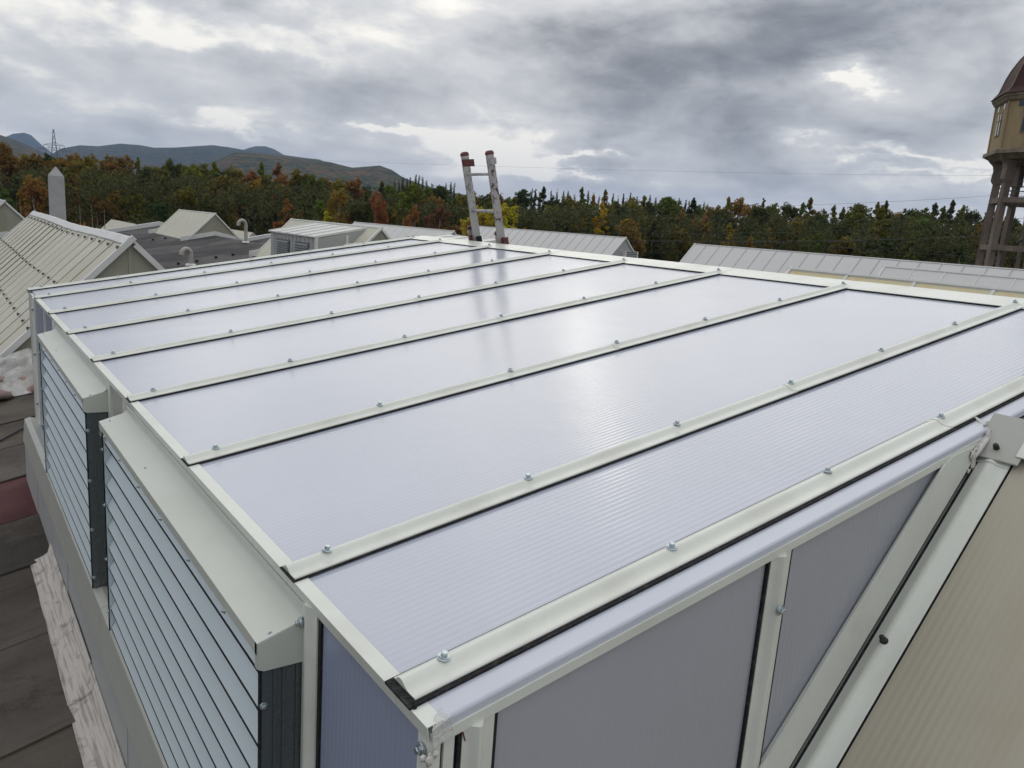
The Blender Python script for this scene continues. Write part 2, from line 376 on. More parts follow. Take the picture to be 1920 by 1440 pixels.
hill('distant_ridge', [(60, 310), (115, 279), (150, 273), (185, 275), (225, 270), (262, 273), (290, 278), (340, 277), (400, 275), (430, 279), (455, 283), (600, 300), (720, 350)], 5200, 1800, M_hill2, 10)
hill('blue_mountain', [(400, 310), (445, 286), (465, 278), (480, 274), (498, 274), (515, 280), (535, 292), (560, 298), (640, 335)], 6800, 1500, M_hill2, 6)
hill('wooded_hill', [(-300, 190), (-150, 215), (0, 253), (25, 262), (60, 277), (100, 295), (160, 330)], 3000, 1200, M_hill1, 10)
hill('autumn_hill', [(350, 325), (410, 300), (440, 287), (470, 288), (520, 293), (580, 300), (620, 306), (660, 316), (690, 314), (712, 312), (735, 320), (755, 333), (800, 350), (900, 372)], 2600, 1100, M_hill1, 10)
# roof deck: low-pitched felt roofs, a ridge under every row of skylights
ROWX = [-9.7, 2.05, 13.8, 25.5, 37.4]; RZ = [-1.37, -1.37, -1.08, -1.0, -.95]; TP = math.tan(math.radians(12))
def deckz(x):
    zs = []
    for k in range(5):
        zs.append(RZ[k]-abs(x-ROWX[k])*TP)
    return max(zs)
xs = sorted(set([-22.] + ROWX + [(ROWX[k]+ROWX[k+1])/2+(RZ[k]-RZ[k+1])/TP/2 for k in range(4)] + [46., -16.]))
Y0D, Y1D = -14., 67.
b = MB()
vs = [(x, y, deckz(x)-.03) for y in (Y0D, Y1D) for x in xs]; n_ = len(xs)
b.add(vs, [(i, i+1, n_+i+1, n_+i) for i in range(n_-1)])
deck = build('roof_deck', b, M_feltb); deck['kind'] = 'structure'
# felt sheets of the near deck (each lies over the edge of the one below)
def felt_sheet(x0, x1, y0, y1, mat, lift, wob):
    b = MB(); nx = 14; ny = 3; th = .006
    def P(i, j, up):
        x = x0+(x1-x0)*i/nx; y = y0+(y1-y0)*j/ny
        y += wob*(mn.noise(Vector((x*1.7, y0*3.1, 0)))) * (1 if j in (0, ny) else .4)
        z = deckz(x)+lift+(.010 if j == 0 else .0)*1+.012*mn.noise(Vector((x*1.3, y*2.3, 3)))
        return (x, y, z if up else z-th-.012)
    top = [P(i, j, 1) for i in range(nx+1) for j in range(ny+1)]; q = ny+1
    b.add(top, [(i*q+j, (i+1)*q+j, (i+1)*q+j+1, i*q+j+1) for i in range(nx) for j in range(ny)], True)
    lo = [P(i, 0, 1) for i in range(nx+1)]+[P(i, 0, 0) for i in range(nx+1)]
    b.add(lo, [(i+nx+1, i+nx+2, i+1, i) for i in range(nx)])
    return build('roofing_sheet', b, mat, deck)
yy = -4.
k = 0
edges = []
while yy < 20:
    edges.append(yy); yy += 1.07
for k, y in enumerate(edges):
    red = abs(y-7.2) < .54
    o = felt_sheet(-3.9, -.06 if y < 7.6 else 7.9, y-.05, y+1.07, M_feltr if red else M_felt, .010+.006*(k % 2), .06)
    if red: o['label'] = 'dark red roofing felt sheet'
# white-grey verge strip along the deck's far edge
b = MB()
for i in range(n_-1):
    x0, x1 = xs[i], xs[i+1]; z0, z1 = deckz(x0), deckz(x1)
    b.hexa([(x0, Y1D-.3, z0-.4), (x1, Y1D-.3, z1-.4), (x1, Y1D, z1-.4), (x0, Y1D, z0-.4), (x0, Y1D-.3, z0+.28), (x1, Y1D-.3, z1+.28), (x1, Y1D, z1+.28), (x0, Y1D, z0+.28)])
vg = build('verge_kerb', b, M_white, deck)
fb = thing('factory_building', (12, 26, GZ), 'broad low factory hall carrying the dark felt roof with all the skylights', 'factory')
b = MB(); b.box(-21.8, 45.8, Y0D+.1, Y1D-.1, GZ, -3.4); build('wall', b, M_wallf, fb)
# ================================================================== THE NEW VENTILATION MONITOR
TH = 0.1631; CT, ST = math.cos(TH), math.sin(TH)
def RP(a, y, h): return (a*CT-h*ST, y, a*ST+h*CT)      # a along the slope, y across, h above the bolt-seat plane
PH = -.016                                              # height of the panel face below the bolt seats
mon = thing('roof_monitor', (1.95, 3.95, -1.55), 'big new roof box of opal panels and cream bars filling the foreground', 'roof skylight')
BARS = [.415, 1., 2., 3., 4., 5., 6., 7., 7.63]; T = .656
YN, YF = .290, 7.70
A0, A1 = -.084, 3.912
# panels
for k in range(8):
    y0, y1 = BARS[k]+.012, BARS[k+1]-.012
    b = MB(); b.box(A0, A1, y0, y1, PH-.016, PH, RP); build('roof_panel', b, M_poly, mon)
# rounded opal edge profile of the near verge
prof = [(BARS[0]-.03, PH+.0035)]
for i in range(7):
    an = math.radians(90+15*i); prof.append((YN+.0105+.008*math.cos(an), PH-.0045+.008*math.sin(an)))
prof += [(YN+.002, PH-.018), (YN+.004, PH-.021), (YN+.016, PH-.021), (BARS[0]-.03, PH-.012)]
b = MB(); b.sweep(prof, [lambda y, h, a=a: RP(a, y, h) for a in (A0+.005, 2.2, A1)], smooth=False); build('edge_profile', b, M_edge, mon)
b = MB(); b.box(A0, A1, YF-.035, YF, PH-.02, PH+.004, RP); build('verge_trim', b, M_frame, mon)
# glazing bars: gasket below, hat profile above
hat = [(.034, .0015), (.029, .0022), (.0225, .0062), (.0170, .0120), (.0110, .0160), (.0040, .0172), (-.0030, .0155), (-.0090, .0112), (-.0150, .0065), (-.0210, .0038), (-.0290, .0030), (-.0420, .0036), (-.0525, .0048)]
def barprof(grow=0., off=0.):
    up = [(y*(1+grow), h+off) for y, h in hat]
    dn = [(-.0525*(1+grow), off+.0005), (.034*(1+grow), off+.0005)]
    return up+dn
boltmb = MB()
boltmb.lathe([(.0165, 0), (.0165, .0025), (.015, .0035)], n=18); 
boltmb.lathe([(.0135, .0035), (.013, .006), (.0105, .0065)], n=18)
boltmb.lathe([(.0092, .006), (.0092, .0135), (.0078, .0155)], n=6)
bolt_me = boltmb.mesh('bolt', M_zinc)
def bolt(parent, p, rot, s=1., name='bolt', me=None):
    o = link(name, me or bolt_me, parent, p, rot); o.scale = (s, s, s); return o
hatz = PH+.032
for k, y in enumerate(BARS):
    gb = None
    m = MB(); w = .0625 if k == 0 else .0575
    m.box(A0-.033, A1-.03, y-w, y+.0375, PH+.0045, PH+.0075 if k else PH+.0105, RP)
    off = PH+.0073 if k else PH+.0103
    gask = None
    # two bar lengths, the upper one lapped over the lower one at mid roof
    for s, (a0, a1, grow, dz) in enumerate([(A0-.026 if k else A0-.014, 3*T-.028, 0., 0.), (3*T-.034, 3.955, .03, .0022)]):
        bm = MB(); bm.sweep(barprof(grow, off+dz), [lambda yy_, h, a=a, y=y: RP(a, y+yy_, h) for a in (a0, (a0+a1)/2, a1)], smooth=False)
        gb = build('glazing_bar', bm, M_frame, mon, origin=RP(a0, y, 0))
        for p_ in gb.data.polygons: p_.use_smooth = len(p_.vertices) == 4
        if s == 0:
            build('gasket', m, M_gask, gb, origin=RP(a0, y, 0))
            js = range(0, 3)
        else: js = range(3, 7)
        for j in js:
            o = bolt(gb, RP(j*T, y+.004, off+.0168+dz), (0, -TH, random.random()*6), .86)
# eave trim pieces between the bars
for k in range(-1, 8):
    y0 = BARS[k]+.001 if k >= 0 else YN+.003; y1 = BARS[k+1]-.001
    if k == 7: continue
    b = MB()
    b.sweep([(A0-.030, PH+.004), (A0+.005, PH+.004), (A0+.005, PH+.0015), (A0-.028, PH+.0015), (A0-.028, PH-.026), (A0-.030, PH-.026)],
            [lambda a, h, y=y: RP(a, y, h) for y in (y0, y1)]); build('eave_trim', b, M_frame, mon)
b = MB(); b.box(A0-.030, A0+.005, BARS[8]+.001, YF, PH-.026, PH+.004, RP); build('eave_trim', b, M_frame, mon)
b = MB(); b.box(A0-.0235, A0-.002, YN, YF, PH-.030, PH-.017, RP); build('eave_beam', b, M_frame, mon)
# ridge flashing pieces, lapped at every bar
for k in range(9):
    y0 = BARS[k]-.02; y1 = (BARS[k+1]-.018 if k < 8 else YF+.01); lift = .0015*(k % 2)
    if k == 0: y0 = BARS[0]-.14
    b = MB()
    b.sweep([(A1-.03, PH+.006), (A1+.0, PH+.009), (4.11, PH+.011), (4.125, PH-.004), (4.125, PH-.09), (4.12, PH-.09), (4.12, PH-.006), (4.108, PH+.007), (A1, PH+.005), (A1-.03, PH+.0035)],
            [lambda a, h, y=y, l=lift: RP(a, y, h+l+.003) for y in (y0, y1)]); build('ridge_flashing', b, M_white if 0 else M_frame, mon)
b = MB(); b.box(A1-.036, A1+.02, YN+.03, YF-.02, PH+.0005, PH+.0055, RP); build('ridge_gasket', b, M_gask, mon)
# flashing strip of foam seen at the near end of the first bar
b = MB()
for i in range(26):
    a = A0-.022; yq = BARS[0]-.062+.097*i/25; r = .0035+.0025*random.random()
    b.lathe([(r*.6, -r), (r, 0), (r*.5, r)], RP(a+random.uniform(-.004, .004), yq, PH+.004+random.uniform(-.004, .004)), 6, random.random())
build('torn_foam', b, M_gask, mon)
# ---- gable wall (plane Y = YN+) : everything stands between the eave post and the old skylight's slope
def roofz(x, h=PH): return x*math.tan(TH)+h/CT
WB = -1.85
GY = YN+.008                                            # outer face of the gable wall's panels
def slopez(x): return x-1.717                           # old skylight slope
def quadprism(mb, pts, y0, y1):                         # pts (x,z) polygon extruded along y
    n = len(pts); mb.add([(x, y0, z) for x, z in pts]+[(x, y1, z) for x, z in pts], [tuple(range(n)), tuple(range(2*n-1, n-1, -1))]+[(i, i+n, (i+1) % n+n, (i+1) % n) for i in range(n)])
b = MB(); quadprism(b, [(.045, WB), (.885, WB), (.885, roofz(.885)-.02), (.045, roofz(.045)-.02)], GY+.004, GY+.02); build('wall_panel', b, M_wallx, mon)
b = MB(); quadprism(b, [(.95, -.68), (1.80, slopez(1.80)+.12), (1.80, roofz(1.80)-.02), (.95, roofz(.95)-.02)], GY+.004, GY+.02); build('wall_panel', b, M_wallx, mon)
# rail under the roof edge
b = MB(); quadprism(b, [(-.10, roofz(-.10)-.040), (2.02, roofz(2.02)-.040), (2.02, roofz(2.02)-.017), (-.10, roofz(-.10)-.017)], GY-.010, GY+.02); build('top_rail', b, M_frame, mon)
# mullions with a rounded rib
def mullion(x0, x1, z0, ztopf, name='mullion', ybase=GY, gl=True):
    b = MB(); w = x1-x0; n = 14
    prof = []
    for i in range(n+1):
        t = i/n; rib = math.exp(-((t-.40)/.17)**2)*.019
        prof.append((x0+w*t, ybase-.006-rib))
    vs = []
    for x, y in prof: vs += [(x, y, z0), (x, y, ztopf(x))]
    vs += [(x1, ybase+.012, z0), (x1, ybase+.012, ztopf(x1)), (x0, ybase+.012, z0), (x0, ybase+.012, ztopf(x0))]
    q = len(vs)//2
    b.add(vs, [(2*i, 2*((i+1) % q), 2*((i+1) % q)+1, 2*i+1) for i in range(q)], False)
    b.add(vs, [tuple(2*i+1 for i in range(q))])
    o = build(name, b, M_frame, mon)
    if gl:
        g1 = MB(); quadprism(g1, [(x0-.009, z0), (x1+.009, z0), (x1+.009, ztopf(x1)), (x0-.009, ztopf(x0))], ybase-.004, ybase+.010); build('gasket', g1, M_gask, o)
    return o
tf = lambda x: roofz(x)-.038
m1 = mullion(-.032, .040, WB, tf); m2 = mullion(.880, .962, slopez(.853)+.05 if 0 else -1.2, tf)
bolt(m2, (.916, GY-.026, -.050), (math.radians(90), 0, 0), .9)
# corner post : two thin strips with dark grooves
b = MB(); quadprism(b, [(-.098, WB), (-.034, WB), (-.034, roofz(-.04)-.04), (-.098, roofz(-.1)-.04)], GY+.002, GY+.03); o = build('corner_groove', b, M_gask, mon)
b = MB(); quadprism(b, [(-.1005, WB), (-.081, WB), (-.081, tf(-.081)), (-.1005, tf(-.1))], GY-.008, GY+.03); build('corner_post', b, M_frame, mon)
b = MB(); quadprism(b, [(-.072, WB), (-.049, WB), (-.049, tf(-.049)), (-.072, tf(-.072))], GY-.005, GY+.025); build('corner_strip', b, M_frame, mon)
# slanted flashing where the wall meets the old skylight's slope
def slant(x, off): return x-1.717+off*math.sqrt(2)
b = MB(); quadprism(b, [(.90, slant(.90, .150)), (.90, slant(.90, .016)), (1.97, slant(1.97, .016)), (1.95, roofz(1.95)-.03), (1.758, roofz(1.758)-.022)], GY-.014, GY+.001)
build('slanted_flashing', b, M_frame, mon)
b = MB(); quadprism(b, [(.90, slant(.90, .158)), (.90, slant(.90, .140)), (1.73, slant(1.73, .150)), (1.715, slant(1.715, .168))], GY-.019, GY-.012)
build('slanted_lip', b, M_frame, mon)
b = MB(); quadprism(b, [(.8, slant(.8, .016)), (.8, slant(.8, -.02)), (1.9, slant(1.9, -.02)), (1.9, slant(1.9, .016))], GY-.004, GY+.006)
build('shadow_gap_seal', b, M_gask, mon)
# silicone at both corners
def blobmesh(c, rx, ry, rz, seed, n=12, m=8, amp=.35):
    b = MB(); vs = []
    for j in range(m+1):
        ph = math.pi*j/m
        for i in range(n):
            t = 2*math.pi*i/n; dd = Vector((math.sin(ph)*math.cos(t), math.sin(ph)*math.sin(t), math.cos(ph)))
            k = 1+amp*mn.fractal(dd*2.2+Vector((seed, 0, 0)), 1., 2., 3)
            vs.append((c[0]+dd.x*rx*k, c[1]+dd.y*ry*k, c[2]+dd.z*rz*k))
    b.add(vs, [(j*n+i, (j+1)*n+i, (j+1)*n+(i+1) % n, j*n+(i+1) % n) for j in range(m) for i in range(n)], True); return b
b = MB(); b.hexa([RP(A0-.026, YN-.008, PH-.034), RP(A0+.018, YN-.006, PH-.028), RP(A0+.020, YN+.020, PH-.026), RP(A0-.024, YN+.012, PH-.03), RP(A0-.025, YN-.006, PH-.001), RP(A0+.018, YN-.001, PH+.0055), RP(A0+.014, YN+.030, PH+.0075), RP(A0-.006, YN+.018, PH+.0065)])
cc_ = build('clear_corner_cap', b, M_capfilm, mon)
sb_ = cc_.modifiers.new('sub', 'SUBSURF'); sb_.levels = sb_.render_levels = 3; sb_.subdivision_type = 'SIMPLE'
tx_ = bpy.data.textures.new('wrinkle', 'CLOUDS'); tx_.noise_scale = .012; dm_ = cc_.modifiers.new('crumple', 'DISPLACE'); dm_.texture = tx_; dm_.strength = .008
b = blobmesh((-.112, YN-.012, roofz(-.118)-.052), .007, .004, .012, 1., amp=.8)
for c in ((-.120, YN-.004, -.085, 2.), (-.098, YN-.012, -.079, 3.)):
    q = blobmesh(c[:3], .006, .004, .006, c[3], amp=.8); b.add(q.v, q.f, True)
build('silicone_blob', b, M_silicone, mon)
b = MB()
pts = [(1.90, YN-.006, .220), (1.915, YN-.010, .246), (1.94, YN-.010, .268), (1.97, YN-.008, .283), (2.005, YN-.004, .298), (2.03, YN+.02, .312), (2.05, YN+.05, .325), (2.07, YN+.085, .333)]
b.tube(pts, [.006, .010, .012, .011, .009, .008, .008, .006], 8)
for i in range(26):
    t = random.random(); p0 = pts[int(t*6)]; q = blobmesh((p0[0]+random.uniform(-.028, .022), p0[1]-.001, p0[2]+random.uniform(-.035, .016)), random.uniform(.008, .02), .004, random.uniform(.006, .016), i*3.3, amp=.8); b.add(q.v, q.f, True)
build('silicone_seam', b, M_silicone, mon)
b = MB(); b.tube([(-.036, GY-.012, -.062), (-.034, GY-.014, -.072), (-.030, GY-.012, -.082)], .0016, 6); build('red_tie', b, M_red, mon)
# ---- eave wall (plane X = XW)
XW = -.100
def ebox(name, y0, y1, z0, z1, x0, x1, mat, par=mon, label=None):
    b = MB(); b.box(x0, x1, y0, y1, z0, z1); return build(name, b, mat, par, label)
def post(y0, y1, rib=True):
    b = MB(); n = 12; prof = []
    for i in range(n+1):
        t = i/n; prof.append((XW-.004-(math.exp(-((t-.5)/.22)**2)*.012 if rib else 0), y0+(y1-y0)*t))
    prof += [(XW+.02, y1), (XW+.02, y0)]
    q = len(prof); vs = [(x, y, z) for z in (-1.62, -.050) for x, y in prof]
    b.add(vs, [(i, (i+1) % q, q+(i+1) % q, q+i) for i in range(q)]); b.add(vs[q:], [tuple(range(q))])
    return build('wall_post', b, M_frame, mon)
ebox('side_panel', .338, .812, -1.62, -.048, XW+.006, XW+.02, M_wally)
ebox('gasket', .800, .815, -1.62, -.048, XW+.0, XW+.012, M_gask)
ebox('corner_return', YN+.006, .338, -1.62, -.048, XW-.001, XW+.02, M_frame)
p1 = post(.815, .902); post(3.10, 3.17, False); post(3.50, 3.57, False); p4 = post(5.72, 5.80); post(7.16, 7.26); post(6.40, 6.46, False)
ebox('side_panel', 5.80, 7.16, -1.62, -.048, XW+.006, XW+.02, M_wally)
ebox('infill_panel', 3.10, 3.57, -1.62, -.048, XW+.008, XW+.022, M_frame2)
ebox('far_return', 7.26, YF-.02, -1.62, -.048, XW+.0, XW+.02, M_frame)
for yb, zb in ((.893, -.112),): bolt(p1, (XW-.012, yb, zb), (0, math.radians(-90), 0), .85, me=None)
for zb in (-.15, -.55, -1.0, -1.4): bolt(p4, (XW-.012, 7.20, zb), (0, math.radians(-90), 0), 1.0)
ob = bolt(mon, (-.104, .318, -.092), (0, math.radians(-90), 0), .85)
# light metal band and sill under the louvres, grey upstand, flashing strip
b = MB(); b.sweep([(-.165, -1.185), (-.205, -1.20), (-.225, -1.40), (-.215, -1.40), (-.1, -1.20)], [lambda x, z, y=y: (x, y, z) for y in (-.6, 3.35)]); build('base_band', b, M_frame2, mon)
b = MB(); b.sweep([(-.165, -1.185), (-.205, -1.20), (-.225, -1.40), (-.215, -1.40), (-.1, -1.20)], [lambda x, z, y=y: (x, y, z) for y in (3.353, 7.45)]); build('base_band', b, M_frame2, mon)
b = MB(); b.box(-.20, -.08, 7.30, 7.62, -1.42, -1.36); build('corner_foot', b, M_white, mon)
# wall far side and right side (closed box)
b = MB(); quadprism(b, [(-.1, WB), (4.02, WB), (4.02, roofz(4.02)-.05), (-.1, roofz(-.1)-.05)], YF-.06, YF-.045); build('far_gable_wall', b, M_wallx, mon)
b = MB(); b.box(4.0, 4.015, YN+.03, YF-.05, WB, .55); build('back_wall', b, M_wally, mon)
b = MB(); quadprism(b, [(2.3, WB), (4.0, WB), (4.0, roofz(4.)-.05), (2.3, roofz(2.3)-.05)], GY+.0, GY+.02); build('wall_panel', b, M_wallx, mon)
# upstand base under the box and its flashing strips on the deck
up = thing('roof_upstand', (-.16, 3.5, deckz(-.16)), 'low grey felt-covered kerb under the louvred side of the roof box', 'kerb')
ysp = [-1.4, .55, 1.75, 2.75, 3.75, 4.75, 5.6, 6.6, 7.6]
for i in range(len(ysp)-1):
    y0, y1 = ysp[i]+.004, ysp[i+1]+.012
    b = MB(); q = .006*(i % 2); zb = deckz(-.2)
    b.hexa([(-.198-q, y0, zb), (-.10, y0, zb), (-.10, y1, zb), (-.198-q, y1, zb), (-.188-q, y0, -1.33), (-.10, y0, -1.33), (-.10, y1, -1.33), (-.188-q-.006, y1, -1.33)])
    build('felt_upstand', b, M_side, up)
ysf = [.2, 1.22, 2.42, 3.60, 4.33, 5.65]
for i in range(len(ysf)-1):
    y0, y1 = ysf[i], ysf[i+1]+.012; b = MB(); n = 26; top = []
    for k in range(n+1):
        y = y0+(y1-y0)*k/n
        wob = .004*mn.noise(Vector((y*4, 1, 0)))+.0015*mn.noise(Vector((y*30, 1, 0)))
        for x, dz in ((-.345+wob, .014), (-.30, .020), (-.255, .028), (-.222, .045), (-.203, .115)):
            top.append((x, y, deckz(x)+dz+.005*(i % 2)+.0015*mn.noise(Vector((x*30, y*5, 0)))))
    b.add(top, [(k*5+j, (k+1)*5+j, (k+1)*5+j+1, k*5+j+1) for k in range(n) for j in range(4)], True)
    m_ = build('flashing_strip', b, M_flash, up); s_ = m_.modifiers.new('solid', 'SOLIDIFY'); s_.thickness = .008
# ---- louvres with hoods
def louvre(y0, y1):
    XL = -.205; ztop, zbot = -.15, -1.185
    fr = MB()
    fr.box(XL-.001, XW, y0+.002, y0+.008, zbot-.005, ztop-.01)
    
    # channel ribs on the near side
    for x in (XL+.030, XL+.052, XL+.086): fr.box(x, x+.006, y0-.003, y0+.002, zbot, ztop-.04)
    fr.box(XL+.03, XW+.0, y0+.01, y1-.01, zbot-.01, zbot)
    fr.box(XL+.002, XL+.012, y0+.02, y1-.02, ztop-.035, ztop-.005)
    lv = build('louvre', fr, M_dark, mon, origin=(XL, (y0+y1)/2, (ztop+zbot)/2))
    ob = tuple(WL[lv.name])
    sl_ = MB(); sl_.box(XL-.003, XL+.002, y0+.000, y0+.013, zbot-.004, ztop-.02); sl_.box(XL-.003, XL+.002, y1-.008, y1, zbot-.004, ztop-.02); sl_.box(XL-.003, XL+.004, y0+.013, y1-.008, ztop-.028, ztop-.012); build('seal_strip', sl_, M_gask, lv, origin=ob)
    sp_ = MB(); sp_.box(XL-.002, XW-.002, y1-.008, y1-.002, zbot-.005, ztop-.01); build('side_plate', sp_, M_galv, lv, origin=ob)
    bk = MB(); bk.box(XL+.092, XL+.096, y0+.012, y1-.012, zbot, ztop); build('louvre_back', bk, M_blackp, lv, origin=ob)
    nb = 10; pitch = (ztop-zbot)/nb
    bl = MB()
    zt = 0.
    yl0, yl1 = y0+.012, y1-.012
    prof = [(.064, pitch*1.02), (.060, pitch*1.02), (.006, .0135), (.006, .002), (.014, .002), (.012, .018)]
    bl.sweep(prof, [lambda x, z, y=y: (x, y, z) for y in (-(yl1-yl0)/2, (yl1-yl0)/2)])
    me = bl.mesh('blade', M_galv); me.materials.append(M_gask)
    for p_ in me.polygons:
        if abs(abs(p_.normal.x)-1) < .005: p_.material_index = 1  # front hem of the blade painted black to stand for the shadow gap below
    for i in range(nb):
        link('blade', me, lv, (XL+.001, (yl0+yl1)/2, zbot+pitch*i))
    for i in range(4):
        bolt(lv, (XL-.002, y1-.012, zbot+.1+.27*i), (0, math.radians(-90), 0), .6, 'screw'); bolt(lv, (XL+.006, y0, zbot+.06+.27*i), (math.radians(90), 0, 0), .6, 'screw')
    # hood
    hd = MB(); zt = -.110; zo = -.143
    up_ = [(XW-.001, -.066), (XW-.001, -.088), (XW-.004, -.100), (XW-.011, -.109), (XW-.021, -.115), (XW-.034, -.1190), (XL-.012, -.143)]
    hd.sweep(up_+[(x+.001, z-.0018) for x, z in up_[::-1]], [lambda x, z, y=y: (x, y, z) for y in (y0-.004, y1+.004)], smooth=False)
    for q_ in range(len(hd.sm)): hd.sm[q_] = len(hd.f[q_]) == 4 and q_ < 5
    hd.box(XL-.012, XL-.0105, y0-.004, y1+.004, zo-.030, zo-.0005)
    hd.box(XL-.012, XL+.006, y0-.004, y1+.004, zo-.0315, zo-.030)
    o = build('hood', hd, M_hood, mon, origin=(XL, (y0+y1)/2, zo))
    for ye, s in ((y0-.006, 1), (y1+.004, 1)):
        ck = MB(); quadprism(ck, [(XW, zt-.001), (XL-.010, zo-.001), (XL-.010, zo-.068), (XL+.004, zo-.076), (XW, -.222)], ye, ye+.0015)
        build('hood_cheek', ck, M_hood, o, origin=(XL, (y0+y1)/2, zo))
    lip = MB(); lip.box(XL-.012, XL-.0105, y0-.006, y0+.010, zo-.066, zo-.0); build('hood_lip', lip, M_hood, o, origin=(XL, (y0+y1)/2, zo))
    for yy_ in (y0+.012, (y0+y1)/2+.3, y1-.05): bolt(o, (XL+.025, yy_, zo+.0095), (0, 0, 0), .38, 'screw')
    for i in range(6): bolt(o, (XL-.0125, y0+.25+(y1-y0-.4)*i/5, zo-.034), (0, math.radians(-90), 0), .5, 'screw')
louvre(.904, 3.09); louvre(3.58, 5.71)
# ================================================================== OLD SKYLIGHTS
S2 = 1/math.sqrt(2)
def SP(base, y, a, h, side=-1):
    """base=(ridge x, ridge z); a = distance down the 45 degree slope; h = height over it"""
    return (base[0]+side*(a*S2)+side*h*S2, y, base[1]-a*S2+h*S2)
old = thing('old_skylight', (2.0, -1.6, deckz(2.)), 'old skylight with dirty beige panel and black-capped bolts at bottom right', 'skylight')
OB = (2.060, .343)
LSL = 2.92
for y0, y1 in ((-.775, .182), (-1.79, -.86), (-2.8, -1.87)):
    for side in (-1, 1):
        b = MB(); b.box(.05, LSL, y0, y1, -.028, -.012, lambda a, y, h: SP(OB, y, a, h, side)); build('skylight_panel', b, M_old, old)
caps = MB(); caps.lathe([(.0085, 0), (.0095, .004), (.0085, .022), (.007, .026), (.003, .0275)], n=12, smooth=True)
caps.lathe([(.013, -.001), (.012, .002)], n=14)
cap_me = caps.mesh('bolt_cap', M_rubber)
hat2 = [(.056, -.010), (.044, -.0095), (.026, -.004), (.014, .006), (.004, .0095), (-.006, .007), (-.016, -.001), (-.026, -.0045), (-.047, -.006), (-.051, -.006)]
for k, yc in enumerate((.238, -.82, -1.83)):
    for side in (-1, 1):
        gs = MB(); gs.box(.0, LSL, yc-.053, yc+.049, -.0285, -.0085, lambda a, y, h: SP(OB, y, a, h, side))
        gb = None
        for a0, a1, dz in ((.0, .175, .003), (.165, LSL, 0.)):
            bm = MB(); pf = [(y, h+dz) for y, h in hat2]+[(y, h-.003+dz) for y, h in hat2[::-1]]
            bm.sweep(pf, [lambda yy_, h, a=a: SP(OB, yc-yy_ if 0 else yc+yy_, a, h, side) for a in (a0, a1)])
            gb = build('rafter_bar', bm, M_frame, old)
            for p_ in gb.data.polygons: p_.use_smooth = len(p_.vertices) == 4
        build('gasket', gs, M_gask, gb)
        for a in (.120, .872, 1.62, 2.37):
            link('bolt_cap', cap_me, gb, SP(OB, yc+.004, a, .008, side), (0, math.radians(45)*side, 0))
b = MB(); b.sweep([(-.11, -.082), (0, .028), (.11, -.082), (.108, -.086), (0, .022), (-.108, -.086)], [lambda x, z, y=y: (OB[0]+x, y, OB[1]+z) for y in (-2.9, .178)]); build('ridge_cap', b, M_frame, old)
b = MB(); b.sweep([(-.125, -.105), (0, .020), (.125, -.105), (.123, -.11), (0, .014), (-.123, -.11)], [lambda x, z, y=y: (OB[0]+x, y, OB[1]+z) for y in (.163, .305)]); build('ridge_cap', b, M_frame2, old)
for y in (-2.88,):
    b = MB(); quadprism(b, [(OB[0]-2.0, OB[1]-2.03), (OB[0]+2.0, OB[1]-2.03), (OB[0], OB[1]-.04)], y, y+.02); build('gable_wall', b, M_gablep, old)
b = MB(); b.box(-.12, -.04, -2.86, .2, deckz(-.1)-.1, -1.70); b.box(4.05, 4.13, -2.86, .2, deckz(4.1)-.1, -1.70); build('curb', b, M_side, old)

